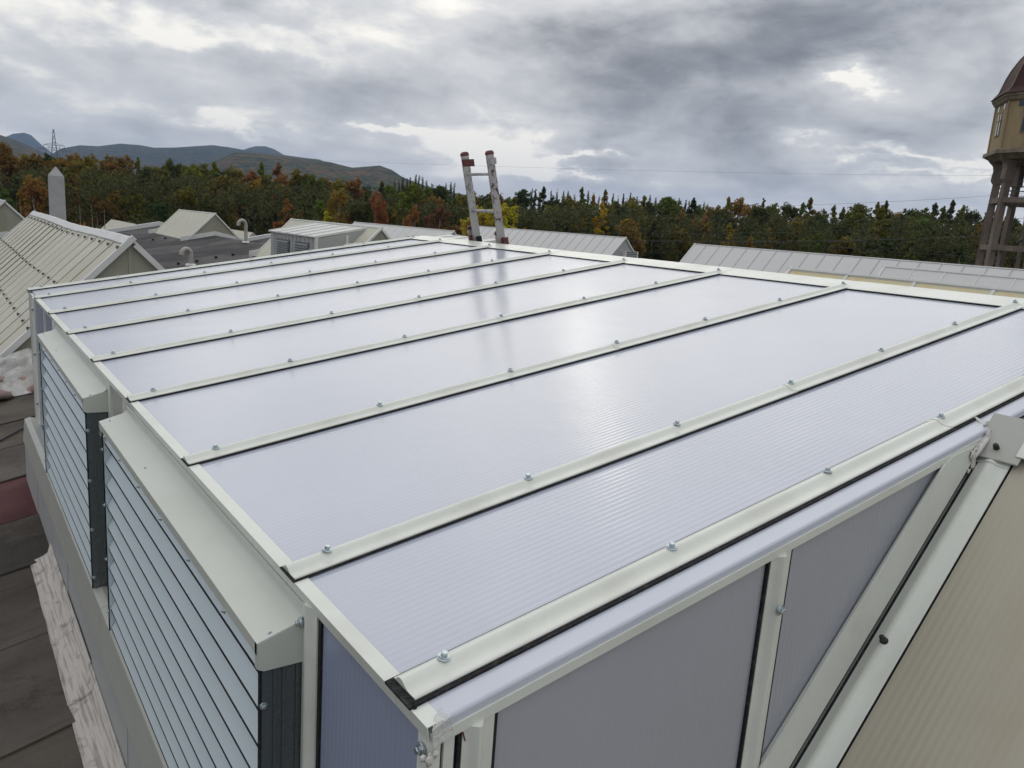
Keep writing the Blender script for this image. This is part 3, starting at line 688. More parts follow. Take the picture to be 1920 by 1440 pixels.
def skylight(X0, Z0, ya, length, bay, mat, gmat, capmat, label, hw=2.12, barw=.022, barh=.016, capw=.04, bolts=None, group='gabled skylights on the factory roof', slopes=(-1, 1), name='skylight', gable_bay=True, frame=None, window=False, wave=None):
    frame = frame or M_frame
    zb = Z0-hw; t = thing(name, (X0, ya+length/2, deckz(X0-hw)), label, 'skylight', group)
    LS = hw/S2; nb = max(1, round(length/bay)); bay = length/nb; org = (X0, ya, Z0)
    wf = (lambda y: wave*math.exp(-((y-ya-length*.42)/(length*.20))**2)) if wave else (lambda y: 0.)
    for side in slopes:
        b = MB(); b.box(.05, LS, .012, bay-.012, -.02, 0, lambda a, y, h: SP((0, 0), y, a, h, side)); pm = b.mesh('skylight_panel', mat)
        b = MB(); b.box(.0, LS+.02, -barw, barw, -.0, barh, lambda a, y, h: SP((0, 0), y, a, h, side)); bm = b.mesh('glazing_bar', frame)
        b = MB(); b.box(.03, LS, .0, bay, -.06, -.021, lambda a, y, h: SP((0, 0), y, a, h, side)); um = b.mesh('liner', M_gask)
        for k in range(nb):
            link('skylight_panel', pm, t, (X0, ya+k*bay, Z0-wf(ya+k*bay)))
        for k in range(nb+1):
            o = link('glazing_bar', bm, t, (X0, ya+k*bay+(barw if k == 0 else -barw if k == nb else 0), Z0-wf(ya+k*bay)))
            if bolts and side == -1:
                for a in bolts:
                    bolt(o, (X0-a*S2-.03*S2, ya+k*bay, Z0-wf(ya+k*bay)-a*S2+.03*S2), (0, math.radians(-45), 0), 2.0, 'bolt', bolt_dark)
    nc = nb if wave else 1; cl = length/nc
    for k in range(nc):
        z0, z1 = wf(ya+k*cl), wf(ya+(k+1)*cl)
        b = MB(); l = .004*(k % 2)
        b.sweep([(-capw, .02-capw), (-.02, .018), (.02, .018), (capw, .02-capw), (capw-.01, -.01-capw), (0, -.04), (-capw+.01, -.01-capw)], [lambda x, z, y=y, w=w: (X0+x, y, Z0+z+.02+l-w) for y, w in ((ya-.03+k*cl, z0), (ya+(k+1)*cl+.03, z1))])
        build('ridge_cap', b, capmat, t)
    # gables
    for y, s in ((ya+.05, -1), (ya+length-.05, 1)):
        n = 4
        for k in range(n):
            xa = -hw+2*hw*k/n; xb = xa+2*hw/n
            pts = [(xa+.015, zb), (xb-.015, zb), (xb-.015, Z0-abs(xb-.015)-.03), (xa+.015, Z0-abs(xa+.015)-.03)]
            if k == 0: pts = [(xa+.03, zb), (xb-.015, zb), (xb-.015, Z0-abs(xb-.015)-.03)]
            if k == n-1: pts = [(xa+.015, zb), (xb-.03, zb), (xa+.015, Z0-abs(xa+.015)-.03)]
            b = MB(); quadprism(b, [(X0+x, z) for x, z in pts], y-.01, y+.01); build('gable_panel', b, gmat, t)
        b = MB()
        for k in range(1, n):
            xa = -hw+2*hw*k/n; b.box(X0+xa-.03, X0+xa+.03, y-.02*1-.005, y+.015, zb, Z0-abs(xa)-.06)
        build('gable_rib', b, gmat, t)
        for side in (-1, 1):
            b = MB(); b.box(-.06 if side < 0 else .10, LS+.05, min(y, y+s*.07)-.03, max(y, y+s*.05)+.0, -.055, .028, lambda a, yq, h: SP((X0, Z0), yq, a, h, side)); build('rake_trim', b, M_white if capmat is M_white else M_frame, t)
    # curb down to the deck
    for side in (-1, 1):
        xc = X0+side*(hw-.06); b = MB(); b.box(xc-.06, xc+.06, ya+.03, ya+length-.03, deckz(xc)-.2, zb+.04); build('curb', b, M_white, t)
    for y in (ya+.02, ya+length-.08):
        b = MB()
        for sgn in (-1, 1):
            quadprism(b, [(X0, deckz(X0)-.1), (X0+sgn*hw, deckz(X0+sgn*hw)-.1), (X0+sgn*hw, deckz(X0+sgn*hw)+.24), (X0, deckz(X0)+.24)], y-.02, y+.06)
        build('gable_curb', b, gmat if wave else M_white, t)
    if window:
        o = MB(); o.box(X0-.05, X0+.95, ya-.30, ya+.03, zb+.55, Z0-.95); w = build('vent_window', o, M_dark, t)
        q = MB()
        for i in range(5): q.box(X0+.0, X0+.9, ya-.325, ya-.302, zb+.62+.09*i*1.2, zb+.62+.09*i*1.2+.045)
        build('vent_slat', q, M_side, w)
        q = MB(); q.box(X0-.16, X0-.05, ya-.3, ya+.03, zb, Z0-.9); q.box(X0+.95, X0+1.05, ya-.3, ya+.03, zb, Z0-.9); build('vent_frame', q, M_white, w)
    return t
bd = MB(); bd.lathe([(.016, 0), (.016, .004), (.010, .006), (.010, .016), (.006, .018)], n=8); bolt_dark = bd.mesh('bolt', simple('weathered_bolt', (.13, .12, .11), .6))
skylight(1.66, .245, 12.5, 14.3, .8, M_cream, M_gablep, M_white, 'long cream skylight with rows of bolts and sagging ridge, left edge', hw=2.35, bolts=(.22, 1.2, 1.95, 2.8), barw=.012, barh=.011, capw=.105, wave=.045, frame=simple('stained_bar', (.36, .35, .28), .6, (.22, .19, .14), 3.))
skylight(2.05, .30, 44.5, 12, 1., M_cream, M_gablep, M_white, 'cream gabled skylight cut by the left edge of the photo, behind the bolted one')
skylight(13.8, .27, 51.5, 9.2, 1.05, M_pale, M_gablep, M_frame, 'lone cream gabled skylight standing on the dark felt roof')
skylight(13.8, .38, 28.2, 10., .95, M_pale, M_gablep, M_frame, 'cream skylight partly covered by a grey box with two louvre windows')
skylight(25.5, .24, 41.5, 14.5, 1.0, M_grey, M_side, M_white, 'grey-white skylight ridge seen behind the louvred grey box')
skylight(37.4, .56, 38.4, 18, 1.0, M_grey, M_side, M_white, 'long grey-white skylight behind the ladder, vent window in its gable end', window=True, frame=M_side)
skylight(37.4, .50, 4., 28.3, 1.0, M_grey, M_side, M_white, 'longest grey-white skylight on the right, running below the water tower', frame=M_side)
skylight(25.5, .36, 1., 12.5, 1.0, M_grey, M_side, M_white, 'shorter grey-white skylight on the right with bright white ridge frame', frame=M_white)
skylight(13.8, .37, -3., 12.2, 1.3, M_yel, M_side, M_white, 'yellowed skylight just beyond the right part of the roof box ridge', frame=M_white, barw=.03)
# small lower skylights beyond the verge
lh = thing('lower_hall', (25, 90, GZ), 'lower hall roof beyond the far edge of the felt roof', 'factory')
b = MB(); b.box(-10, 55, Y1D+1.5, 125, GZ, -4.3); build('wall', b, M_wallf, lh)
def small_sky(X0, Z0, ya, length, label):
    t = thing('skylight', (X0, ya, Z0-2.4), label, 'skylight', 'gabled skylights on the factory roof')
    nb = int(length)
    for k in range(nb):
        for side in (-1, 1):
            b = MB(); b.box(0., 3.4, ya+k*1.0+.03, ya+k*1.0+.97, -.03, 0, lambda a, y, h: SP((X0, Z0), y, a, h, side)); build('skylight_panel', b, M_pale, t)
    b = MB(); b.box(0, 3.45, ya, ya+nb, -.06, -.031, lambda a, y, h: SP((X0, Z0), y, a, h, -1)); b.box(0, 3.45, ya, ya+nb, -.06, -.031, lambda a, y, h: SP((X0, Z0), y, a, h, 1)); build('frame', b, M_frame2, t)
    b = MB(); quadprism(b, [(X0-2.4, Z0-2.4), (X0+2.4, Z0-2.4), (X0, Z0-.05)], ya+.02, ya+.05); quadprism(b, [(X0-2.4, Z0-2.4), (X0+2.4, Z0-2.4), (X0, Z0-.05)], ya+nb-.05, ya+nb-.02); build('gable_panel', b, M_gablep, t)
small_sky(13.8, -1.35, 76, 12, 'small cream skylight roof far left, just above the felt roof edge')
small_sky(25.5, -1.7, 80, 13, 'small cream skylight roof behind the tall gooseneck vent pipe')
# ---- grey boxes with louvre windows on the second row
def grey_box(ya, yb, x0, z0, rise, xr, label, windows):
    t = thing('roof_box', (x0, (ya+yb)/2, deckz(x0)), label, 'roof box')
    nb = max(2, round((yb-ya)/1.0)); w = (yb-ya)/nb
    for k in range(nb):
        b = MB(); y0 = ya+k*w+.02; y1 = y0+w-.04
        b.hexa([(x0-.1, y0, z0-.05), (xr, y0, z0+rise-.05), (xr, y1, z0+rise-.05), (x0-.1, y1, z0-.05), (x0-.1, y0, z0), (xr, y0, z0+rise), (xr, y1, z0+rise), (x0-.1, y1, z0)]); build('roof_sheet', b, M_roofw, t)
    b = MB()
    for k in range(nb+1):
        y = ya+k*w; b.hexa([(x0-.12, y-.03, z0-.06), (xr, y-.03, z0+rise-.06), (xr, y+.03, z0+rise-.06), (x0-.12, y+.03, z0-.06), (x0-.12, y-.03, z0+.03), (xr, y-.03, z0+rise+.03), (xr, y+.03, z0+rise+.03), (x0-.12, y+.03, z0+.03)])
    build('roof_rib', b, M_frame, t)
    b = MB(); b.box(x0-.02, x0, ya, yb, deckz(x0)-.1, z0-.05); build('front_wall', b, M_side, t)
    b = MB()
    for k in range(int((yb-ya)/.45)+1): b.box(x0-.04, x0-.02, ya+k*.45-.02, ya+k*.45+.02, deckz(x0), z0-.05)
    build('wall_rib', b, M_side, t)
    for y in (ya, yb):
        b = MB(); quadprism(b, [(x0, deckz(x0)-.1), (xr, deckz(x0)-.1), (xr, z0+rise-.06), (x0, z0-.06)], y-.02, y+.02); build('side_wall', b, M_side, t)
    b = MB(); b.box(x0-.10, x0-.0, ya-.05, ya+.08, deckz(x0), z0-.03); b.box(x0+1.2, x0+1.3, ya-.05, ya+.03, -1., z0+.12); build('corner_trim', b, M_frame, t)
    b = MB(); b.box(xr-.02, xr, ya, yb, deckz(xr)-.1, z0+rise-.06); build('back_wall', b, M_side, t)
    for (y0, y1, za, zb) in windows:
        b = MB(); b.box(x0-.06, x0-.021, y0, y1, za, zb); f = build('louvre_window', b, M_dark, t)
        s = MB()
        for i in range(9):
            z = za+.06+(zb-za-.1)*i/9; s.hexa([(x0-.12, y0+.05, z), (x0-.065, y0+.05, z+.03), (x0-.065, y1-.05, z+.03), (x0-.12, y1-.05, z), (x0-.12, y0+.05, z+.02), (x0-.065, y0+.05, z+.06), (x0-.065, y1-.05, z+.06), (x0-.12, y1-.05, z+.02)])
        build('slat', s, M_slat, f)
    return t
grey_box(29.4, 34.8, 11.62, -.14, .52, 13.95, 'grey metal roof box with two dark louvre windows over the cream skylight', [(30.2, 31.75, -1.45, -.42), (32.4, 34.0, -1.45, -.42)])
grey_box(22.6, 26.6, 11.62, -.30, .62, 15.9, 'flat grey-white roof box peeking over the foreground roof, in front of the cream gable', [])
b = MB(); b.box(15.1, 15.5, 28.0, 28.4, -.9, .12); o = build('vent_box', b, M_side); tag(o, 'small grey metal box right behind the cream gable tip', 'vent box')
# ---- vent pipes on the dark roof
def pipe(u, depth, ztop, r, hook, label, name='vent_pipe'):
    p = at_depth(u, 440, depth); x, y = p.x, p.y; zb = deckz(x)
    t = thing(name, (x, y, zb), label, 'vent pipe')
    R = hook; lx, ly = -.78*R, -.2*R                       # bends over towards the left
    pts = [(x, y, zb-.02), (x, y, ztop-R)]
    for i in range(1, 9):
        an = math.pi*i/8*(1.0 if R > .16 else .62); pts.append((x+lx*(1-math.cos(an)), y+ly*(1-math.cos(an)), ztop-R+R*math.sin(an)))
    b = MB(); b.tube(pts, r, 12); build('pipe', b, M_pipe, t)
    b = MB(); b.lathe([(r*2.2, 0), (r*2.0, .06), (r*1.2, .09)], (x, y, zb-.01), 12); build('collar', b, M_white, t)
    return t
pipe(461, 44, at_depth(455, 413, 44).z, .10, .30, 'tall gooseneck vent pipe between the cream skylights')
pipe(357, 37, at_depth(350, 467, 37).z, .12, .28, 'short bent vent pipe on the dark felt roof in front of the lone skylight')
for (u, v) in ((334.5, 495), (369, 490), (405, 483), (437, 478), (468, 473), (287, 450), (310, 447)):
    # where the line of sight meets the second roof slope
    best = None
    for D in np.linspace(14, 60, 900):
        p = at_depth(u, v, D)
        if p.x > 5 and p.z < deckz(p.x): best = p; break
    if best is None: continue
    b = MB(); b.lathe([(.08, 0), (.08, .09), (.05, .12)], (best.x, best.y, deckz(best.x)-.03), 10); o = build('roof_outlet', b, M_blackp)
    tag(o, {334.5: 'leftmost black roof outlet of the row on the dark felt roof', 369: 'second black roof outlet from left in the row on the dark felt', 405: 'third black roof outlet from left in the row on the dark felt', 437: 'fourth black roof outlet from left in the row on the dark felt', 468: 'black roof outlet at the foot of the partly covered cream skylight', 287: 'left one of two black outlets left of the lone skylight', 310: 'right one of two black outlets left of the lone skylight'}[u], 'roof outlet', 'black outlets in the felt roof')
# ================================================================== LADDER
def lad_plane(u, v, X): 
    d_ = ray(u, v); return CAM+d_*((X-CAM.x)/d_.x)
lb0 = lad_plane(890, 470, 4.17); lb1 = lad_plane(936, 475, 4.17)
lean = Vector((-.26, .03, 1)).normalized()
yl, yr = 6.64, 6.16
ld = thing('ladder', (4.6, 6.3, deckz(4.6)), 'worn aluminium ladder with dark red end caps leaning on the far roof edge', 'ladder')
def LP(y, s): return Vector((4.165, y, .62))+Vector((-.235, 0.03, 1.)).normalized()*s
def rail(y, s0, s1, wx, wy, mat, dy=0., dx=0.):
    ax = Vector((-.235, 0.03, 1.)).normalized(); yv = Vector((0, 1, 0)); xv = yv.cross(ax).normalized()
    b = MB(); c = LP(y+dy, 0)+xv*dx
    def Pq(a, bb, s): return c+xv*a+yv*bb+ax*s
    th = .004
    prof = [(-wx/2, -wy/2), (wx/2, -wy/2), (wx/2, wy/2), (-wx/2, wy/2)]
    b.sweep(prof, [lambda a, bb, s=s: Pq(a, bb, s) for s in (s0, s1)])
    o = build('rail', b, mat, ld); bevel(o, .006, 2)
    b = MB(); n = 7
    vs = []
    pr = [(-wx/2-.003, -wy/2-.003), (wx/2+.003, -wy/2-.003), (wx/2+.003, wy/2+.003), (-wx/2-.003, wy/2+.003)]
    b.sweep(pr, [lambda a, bb, s=s, k=k: Pq(a*k, bb*k, s) for s, k in ((s1-.012, 1), (s1+.008, 1.), (s1+.024, .8), (s1+.030, .5))])
    e = build('end_cap', b, M_red, o); bevel(e, .004, 1)
    return o, Pq
ra, Pa = rail(yl, -1.9, .985, .088, .032, M_rail)
rb, Pb = rail(yr, -1.9, .985, .088, .032, M_rail2)
rail(yl+.060, -2.0, .19, .075, .03, M_rail2, 0, -.03); rail(yr+.040, -2.0, .155, .085, .03, M_rail2, 0, .0)
for s in (-1.15, -.77, -.39, .005, .385, .775):
    b = MB(); b.tube([Pa(0, .03, s), Pb(0, -.03, s)], .016, 10); build('rung', b, M_rail, ld)
def lbox(PP, a0, a1, b0, b1, s0, s1, nm, mt):
    b = MB(); b.hexa([PP(a0, b0, s0), PP(a1, b0, s0), PP(a1, b1, s0), PP(a0, b1, s0), PP(a0, b0, s1), PP(a1, b0, s1), PP(a1, b1, s1), PP(a0, b1, s1)]); build(nm, b, mt, ld)
lbox(Pa, -.054, -.046, -.24, -.01, .865, .94, 'red_bracket', M_red)
lbox(Pb, -.044, .03, -.065, -.018, .875, .94, 'end_bracket', M_rail2)
lbox(Pa, -.02, .03, -.055, -.018, .03, .10, 'black_hook', M_gask)
lbox(Pb, -.01, .05, -.06, -.018, .02, .11, 'red_guide', M_red)
lbox(Pa, -.085, -.05, .01, .04, .02, .12, 'red_guide', M_red)
# ================================================================== OBELISK CHIMNEY
p = at_depth(106, 350, 72); hx = .66
ob = thing('chimney', (p.x, p.y, GZ), 'grey square chimney with pointed top rising behind the bolted skylight', 'chimney')
ztop = at_depth(105, 313, 72).z; zsh = at_depth(105, 330, 72).z
b = MB(); b.lathe([(hx*1.50, 0), (hx*1.36, zsh-GZ)], (p.x, p.y, GZ), 4, math.radians(45-8)); build('shaft', b, M_obelisk, ob)
b = MB(); b.lathe([(hx*1.36, .004), (.06, ztop-zsh)], (p.x, p.y, zsh), 4, math.radians(45-8)); build('pointed_cap', b, M_obelisk, ob)
b = MB(); b.lathe([(hx*1.40, 0), (hx*1.40, .07)], (p.x, p.y, zsh-.55), 4, math.radians(45-8)); build('joint_band', b, M_obelisk, ob)
# ================================================================== WATER TOWER
TD = 60.
hc = at_depth(1938, horizon(1938), TD); tx, ty = hc.x, hc.y
wt = thing('water_tower', (tx, ty, GZ), 'octagonal water tower with ochre tank, dark red dome and concrete legs', 'water tower')
ca = math.atan2(CAM.y-ty, CAM.x-tx)                     # direction towards the camera
fn = ca-math.radians(28.8)                              # normal of the face with the window
# left of the camera direction as seen from the camera: test sign
v0 = fn+math.radians(22.5)
def oc(r, z, k, da=0.): an = v0+math.pi/4*k+da; return Vector((tx+r*math.cos(an), ty+r*math.sin(an), z))
def ring(name, prof, mat, par=wt):
    b = MB(); b.lathe(prof, (tx, ty, 0), 8, v0); return build(name, b, mat, par)
R8 = 4.5
tank = ring('tank_wall', [(R8*.985, 8.95), (R8*.985, 12.45)], M_ochre)
ring('lower_ledge', [(R8*.90, 8.25), (R8*1.02, 8.55), (R8*1.06, 8.62), (R8*1.06, 8.88), (R8*1.0, 9.0)], M_stone)
ring('cornice', [(R8*.99, 12.3), (R8*1.03, 12.45), (R8*1.05, 12.62), (R8*1.07, 12.70), (R8*1.07, 12.86), (R8*1.02, 12.98)], M_stone)
dome = ring('dome', [(R8*1.10, 12.87), (R8*1.05, 13.05), (R8*.985, 13.35), (R8*.955, 13.8), (R8*.915, 14.4), (R8*.85, 15.1), (R8*.76, 15.8), (R8*.64, 16.45), (R8*.48, 17.0), (R8*.28, 17.4), (.25, 17.6)], M_tile)
for k in range(8):
    b = MB(); b.tube([oc(r, z, k) for r, z in ((R8*1.06, 12.97), (R8*.99, 13.37), (R8*.96, 13.82), (R8*.92, 14.42), (R8*.855, 15.12), (R8*.765, 15.82), (R8*.645, 16.47), (R8*.485, 17.02), (R8*.285, 17.42), (.3, 17.6))], .055, 6); build('dome_rib', b, M_stone, dome)
b = MB(); b.lathe([(.35, 17.3), (.4, 17.8), (.1, 18.3), (.03, 19.)], (tx, ty, 0), 8, v0); build('finial', b, M_stone, wt)
for k in range(8):                                      # corner pilaster, windows, friezes, brackets, legs
    b = MB(); b.tube([oc(R8*.985, 9., k), oc(R8*.985, 12.4, k)], .10, 6); build('corner_strip', b, M_ochre, wt)
    a, c = oc(R8*.985, 0, k), oc(R8*.985, 0, k+1); mid = (a+c)/2; tv = (c-a).normalized(); nv = Vector((mid.x-tx, mid.y-ty, 0)).normalized()
    def fb_(mb, s0, s1, z0, z1, o0, o1):
        mb.hexa([mid+tv*s+nv*o+Vector((0, 0, z)) for z in (z0, z1) for s, o in ((s0, o0), (s1, o0), (s1, o1), (s0, o1))])
    wf_ = MB(); fb_(wf_, -.52, .52, 10.0, 11.75, .0, .045); w = build('window', wf_, M_stone, wt)
    q = MB(); fb_(q, -.42, .42, 10.1, 11.65, .046, .06); build('pane', q, M_glass, w)
    q = MB(); fb_(q, -.03, .03, 10.1, 11.65, .061, .09); fb_(q, -.42, .42, 11.1, 11.16, .061, .09); build('glazing_cross', q, M_stone, w)
    for s in (-.75, .75):
        q = MB(); fb_(q, s-.2, s+.2, 11.9, 12.3, .0, .03); build('frieze_opening', q, M_glass, wt)
    # S-shaped bracket + leg
    an = v0+math.pi/4*k; rad = Vector((math.cos(an), math.sin(an), 0)); tan = Vector((-rad.y, rad.x, 0)); r1 = 3.45
    prof = [(r1-.35, 6.6), (r1+.28, 6.6), (r1+.42, 6.85), (r1+.40, 7.3), (r1+.36, 7.6), (r1+.45, 7.95), (r1+.75, 8.25), (R8*.97, 8.5), (r1-.35, 8.5)]
    q = MB(); q.sweep(prof, [lambda r, z, t=t: Vector((tx, ty, z))+rad*r+tan*t for t in (-.24, .24)]); build('bracket', q, M_conc, wt)
    q = MB(); q.sweep([(-.24, -.19), (.24, -.19), (.24, .19), (-.24, .19)], [lambda u_, t, z=z, r=r: Vector((tx, ty, z))+rad*(r+u_)+tan*t for z, r in ((GZ, r1+.55), (6.62, r1))]); build('leg', q, M_conc, wt)
    for zb, rr in ((5.3, r1+.05), (1.75, r1+.18), (-2.2, r1+.3), (-6.2, r1+.42)):
        p0, p1_ = oc(rr, zb, k), oc(rr, zb, k+1); dv = (p1_-p0).normalized(); nv2 = Vector((dv.y, -dv.x, 0))
        q = MB(); q.hexa([x_+nv2*o+Vector((0, 0, z)) for z in (-.2, .2) for x_, o in ((p0, -.2), (p1_, -.2), (p1_, .2), (p0, .2))]); build('ring_beam', q, M_conc, wt)
for k in range(4):                                       # inner shaft columns, struts, stair
    an = v0+math.pi/2*k+.5; q = MB(); q.tube([(tx+1.1*math.cos(an), ty+1.1*math.sin(an), GZ), (tx+1.1*math.cos(an), ty+1.1*math.sin(an), 8.4)], .15, 6); build('inner_column', q, M_conc, wt)
q = MB(); pts = [(tx+1.35*math.cos(a_*.5), ty+1.35*math.sin(a_*.5), GZ+a_*.28) for a_ in range(0, 62)]; q.tube(pts, .06, 5)
q.tube([(x, y, z+1.) for x, y, z in pts], .03, 5); build('spiral_stair', q, M_steel, wt)
q = MB()
for i, (x, y, z) in enumerate(pts): q.hexa([(tx+(x-tx)*.35, ty+(y-ty)*.35, z), (x, y, z), (x+.25*math.cos(i*.5+1.57), y+.25*math.sin(i*.5+1.57), z), (tx+(x-tx)*.35+.1, ty+(y-ty)*.35, z), (tx+(x-tx)*.35, ty+(y-ty)*.35, z+.05), (x, y, z+.05), (x+.25*math.cos(i*.5+1.57), y+.25*math.sin(i*.5+1.57), z+.05), (tx+(x-tx)*.35+.1, ty+(y-ty)*.35, z+.05)])
build('stair_tread', q, M_steel, wt)
q = MB(); q.tube([oc(3.6, 6.7, 1, .13)+Vector((.0, 0, 0)), oc(3.65, 2.2, 1, .12)], .03, 5)
for i in range(2):
    pts = [oc(3.75-.0*z_, z_, 1, .06*math.sin(z_*2.+i*2)+.03*i) for z_ in np.linspace(4.9, .1, 24)]; q.tube(pts, .035, 5)
build('downpipe', q, M_graf, wt)
q = MB(); fr_ = [oc(3.3, 5.6, k) for k in range(9)]
for z_ in (.35, .7, 1.05): q.tube([p_+Vector((0, 0, z_)) for p_ in fr_], .025, 4)
build('railing', q, M_steel, wt)
# ================================================================== PYLON AND POWER LINES
PD = 260.; pt = at_depth(100, 242, PD); px_, py_ = pt.x, pt.y; H = pt.z
py = thing('pylon', (px_, py_, GZ), 'steel lattice pylon rising behind the pointed chimney', 'pylon')
def hw_(z):
    t = (z-GZ)/(H-GZ); return 2.6*(1-t)+.10 if t < .6 else max(.12, 1.1*(1-(t-.6)/.4)+.1)
zs = list(np.linspace(GZ, H, 17)); cs = [(-1, -1), (1, -1), (1, 1), (-1, 1)]
q = MB()
for cx_, cy_ in cs: q.tube([(px_+cx_*hw_(z), py_+cy_*hw_(z), z) for z in zs], .065, 4, smooth=False)
build('mast_legs', q, M_steel, py)
q = MB()
for a_, c_ in zip(zs[:-1], zs[1:]):
    for i in range(4):
        (x0, y0), (x1, y1) = cs[i], cs[(i+1) % 4]
        q.tube([(px_+x0*hw_(a_), py_+y0*hw_(a_), a_), (px_+x1*hw_(c_), py_+y1*hw_(c_), c_)], .035, 3, smooth=False); q.tube([(px_+x1*hw_(a_), py_+y1*hw_(a_), a_), (px_+x0*hw_(c_), py_+y0*hw_(c_), c_)], .035, 3, smooth=False)
build('lattice', q, M_steel, py)
armz = [at_depth(100, v_, PD).z for v_ in (272, 281, 303)]
tips = []
for z, l in zip(armz, (3.2, 5.2, 4.2)):
    q = MB(); q.tube([(px_-l*.9, py_+l*.3, z), (px_, py_, z+.9), (px_+l*.9, py_-l*.3, z)], .06, 4); q.tube([(px_-l*.9, py_+l*.3, z), (px_+l*.9, py_-l*.3, z)], .06, 4)
    for s in (-1, -.5, .5, 1): q.tube([(px_+l*.9*s, py_-l*.3*s, z), (px_+l*.9*s, py_-l*.3*s, z-1.1)], .07, 4)
    build('cross_arm', q, M_steel, py); tips += [(px_+l*.9, py_-l*.3, z-1.1), (px_-l*.9, py_+l*.3, z-1.1)]
def wire(pts, r, label):
    P_ = [np.array(p_) for p_ in pts]; out_ = []
    for t in np.linspace(0, 1, 60):
        out_.append(tuple(P_[0]*(1-t)*(1-2*t)+P_[1]*4*t*(1-t)+P_[2]*t*(2*t-1)))
    b = MB(); b.tube(out_, r, 4); o = build('power_line', b, M_wire); tag(o, label, 'power line', 'power lines over the wood')
wire([tips[0], at_depth(600, 402, 135), at_depth(2050, 395, 90)], .014, 'upper power line crossing the wood from the pylon')
wire([tips[2], at_depth(640, 372, 140), at_depth(2050, 405, 92)], .014, 'power line crossing the wood above its neighbour')
wire([tips[4], at_depth(600, 415, 130), at_depth(2050, 425, 88)], .014, 'middle power line across the dark trees')
wire([tips[1], at_depth(1100, 418, 105), at_depth(2050, 438, 86)], .014, 'lower power line across the dark trees')
wire([at_depth(-100, 268, 260), at_depth(1100, 317, 100), at_depth(2050, 288, 80)], .008, 'highest power line drawn against the grey sky')
wire([at_depth(700, 395, 160), at_depth(1400, 388, 100), at_depth(2050, 345, 80)], .012, 'power line passing over the treetops beside the tower')
wire([at_depth(650, 430, 120), at_depth(1300, 452, 90), at_depth(2050, 430, 75)], .014, 'lowest power line just above the grey skylights')
# ================================================================== DECK ODDS AND ENDS
# crumpled plastic sheet at the foot of the bolted skylight
b = MB(); nx, ny = 34, 30; vs = []
ca_, cb_, cc_, cd_ = Vector((-1.0, 11.0, 0)), Vector((.45, 11.0, 0)), Vector((.5, 12.35, 0)), Vector((-1.1, 12.4, 0))
for j in range(ny+1):
    for i in range(nx+1):
        s, t = i/nx, j/ny; p_ = ca_*(1-s)*(1-t)+cb_*s*(1-t)+cc_*s*t+cd_*(1-s)*t
        h = .05+.26*t+.16*mn.fractal(Vector((p_.x*1.6, p_.y*1.6, 1)), 1., 2., 5)+.10*abs(mn.noise(Vector((p_.x*4, p_.y*3, 5))))
        e = min(s, 1-s, t*.6+.02, 1)*6; h *= min(1, max(.12, e))
        vs.append((p_.x+.08*mn.noise(Vector((s*5, t*5, 2))), p_.y+.08*mn.noise(Vector((s*5, t*5, 8))), deckz(p_.x)+.03+max(0, h)))
b.add(vs, [(j*(nx+1)+i, j*(nx+1)+i+1, (j+1)*(nx+1)+i+1, (j+1)*(nx+1)+i) for j in range(ny) for i in range(nx)], True)
o = build('plastic_sheet', b, M_film); tag(o, 'crumpled clear plastic sheet lying on the felt roof at the left edge', 'plastic sheet')
b = MB()
for i in range(14):
    q = blobmesh((-.8+random.random()*1.3, 11.0+random.random()*.5, deckz(-.3)+.08+random.random()*.1), .10+.1*random.random(), .08+.06*random.random(), .06+.05*random.random(), i*2.1); b.add(q.v, q.f, True)
o = build('rubble_heap', b, simple('brick_rubble', (.30, .20, .17), .9, (.16, .13, .12), 8.)); tag(o, 'pinkish rubble and insulation scraps under the plastic sheet', 'rubble')
b = MB(); b.tube([(x, y, deckz(x)+.035+.01*math.sin(i*2.)) for i, (x, y) in enumerate([(-2.2, 7.35), (-1.5, 7.9), (-1.05, 8.35), (-.85, 8.75), (-.62, 8.95), (-.35, 9.1), (-.12, 9.35), (.2, 9.4)])], .012, 6)
o = build('cable', b, M_blackp); tag(o, 'black cable lying across the felt roof beside the roof box', 'cable')
# ================================================================== TREES
def leafy(clumps, per, lsize, seed):
    r = np.random.default_rng(seed); C_, F_ = [], []
    cl = np.array([c[:3] for c in clumps]); rad = np.array([c[3] for c in clumps]); sq = np.array([c[4] if len(c) > 4 else .8 for c in clumps])
    n = len(clumps)*per; idx = np.repeat(np.arange(len(clumps)), per)
    dvec = r.normal(size=(n, 3)); dvec /= np.linalg.norm(dvec, axis=1)[:, None]
    rr = rad[idx]*(.2+.85*r.random(n)**.7)*(1+.45*(r.random(n) < .16))
    ctr = cl[idx]+dvec*rr[:, None]*np.stack([np.ones(n), np.ones(n), sq[idx]], 1)
    a = r.normal(size=(n, 3)); a /= np.linalg.norm(a, axis=1)[:, None]; q = r.normal(size=(n, 3)); b_ = np.cross(a, q); b_ /= np.linalg.norm(b_, axis=1)[:, None]
    s = lsize*(.6+.8*r.random(n))[:, None]
    V = np.stack([ctr+a*s, ctr-a*s*.5+b_*s*.7, ctr-a*s*.6-b_*s*.75], 1).reshape(-1, 3)
    return V, np.arange(n*3).reshape(-1, 3)
def mesh_np(name, V, F, mat):
    me = bpy.data.meshes.new(name); me.vertices.add(len(V)); me.vertices.foreach_set('co', V.astype(np.float32).ravel())
    me.loops.add(F.size); me.loops.foreach_set('vertex_index', F.astype(np.int32).ravel()); me.polygons.add(len(F))
    me.polygons.foreach_set('loop_start', np.arange(0, F.size, 3, dtype=np.int32)); me.polygons.foreach_set('loop_total', np.full(len(F), 3, dtype=np.int32))
    me.materials.append(mat); me.update(); me.validate(); return me
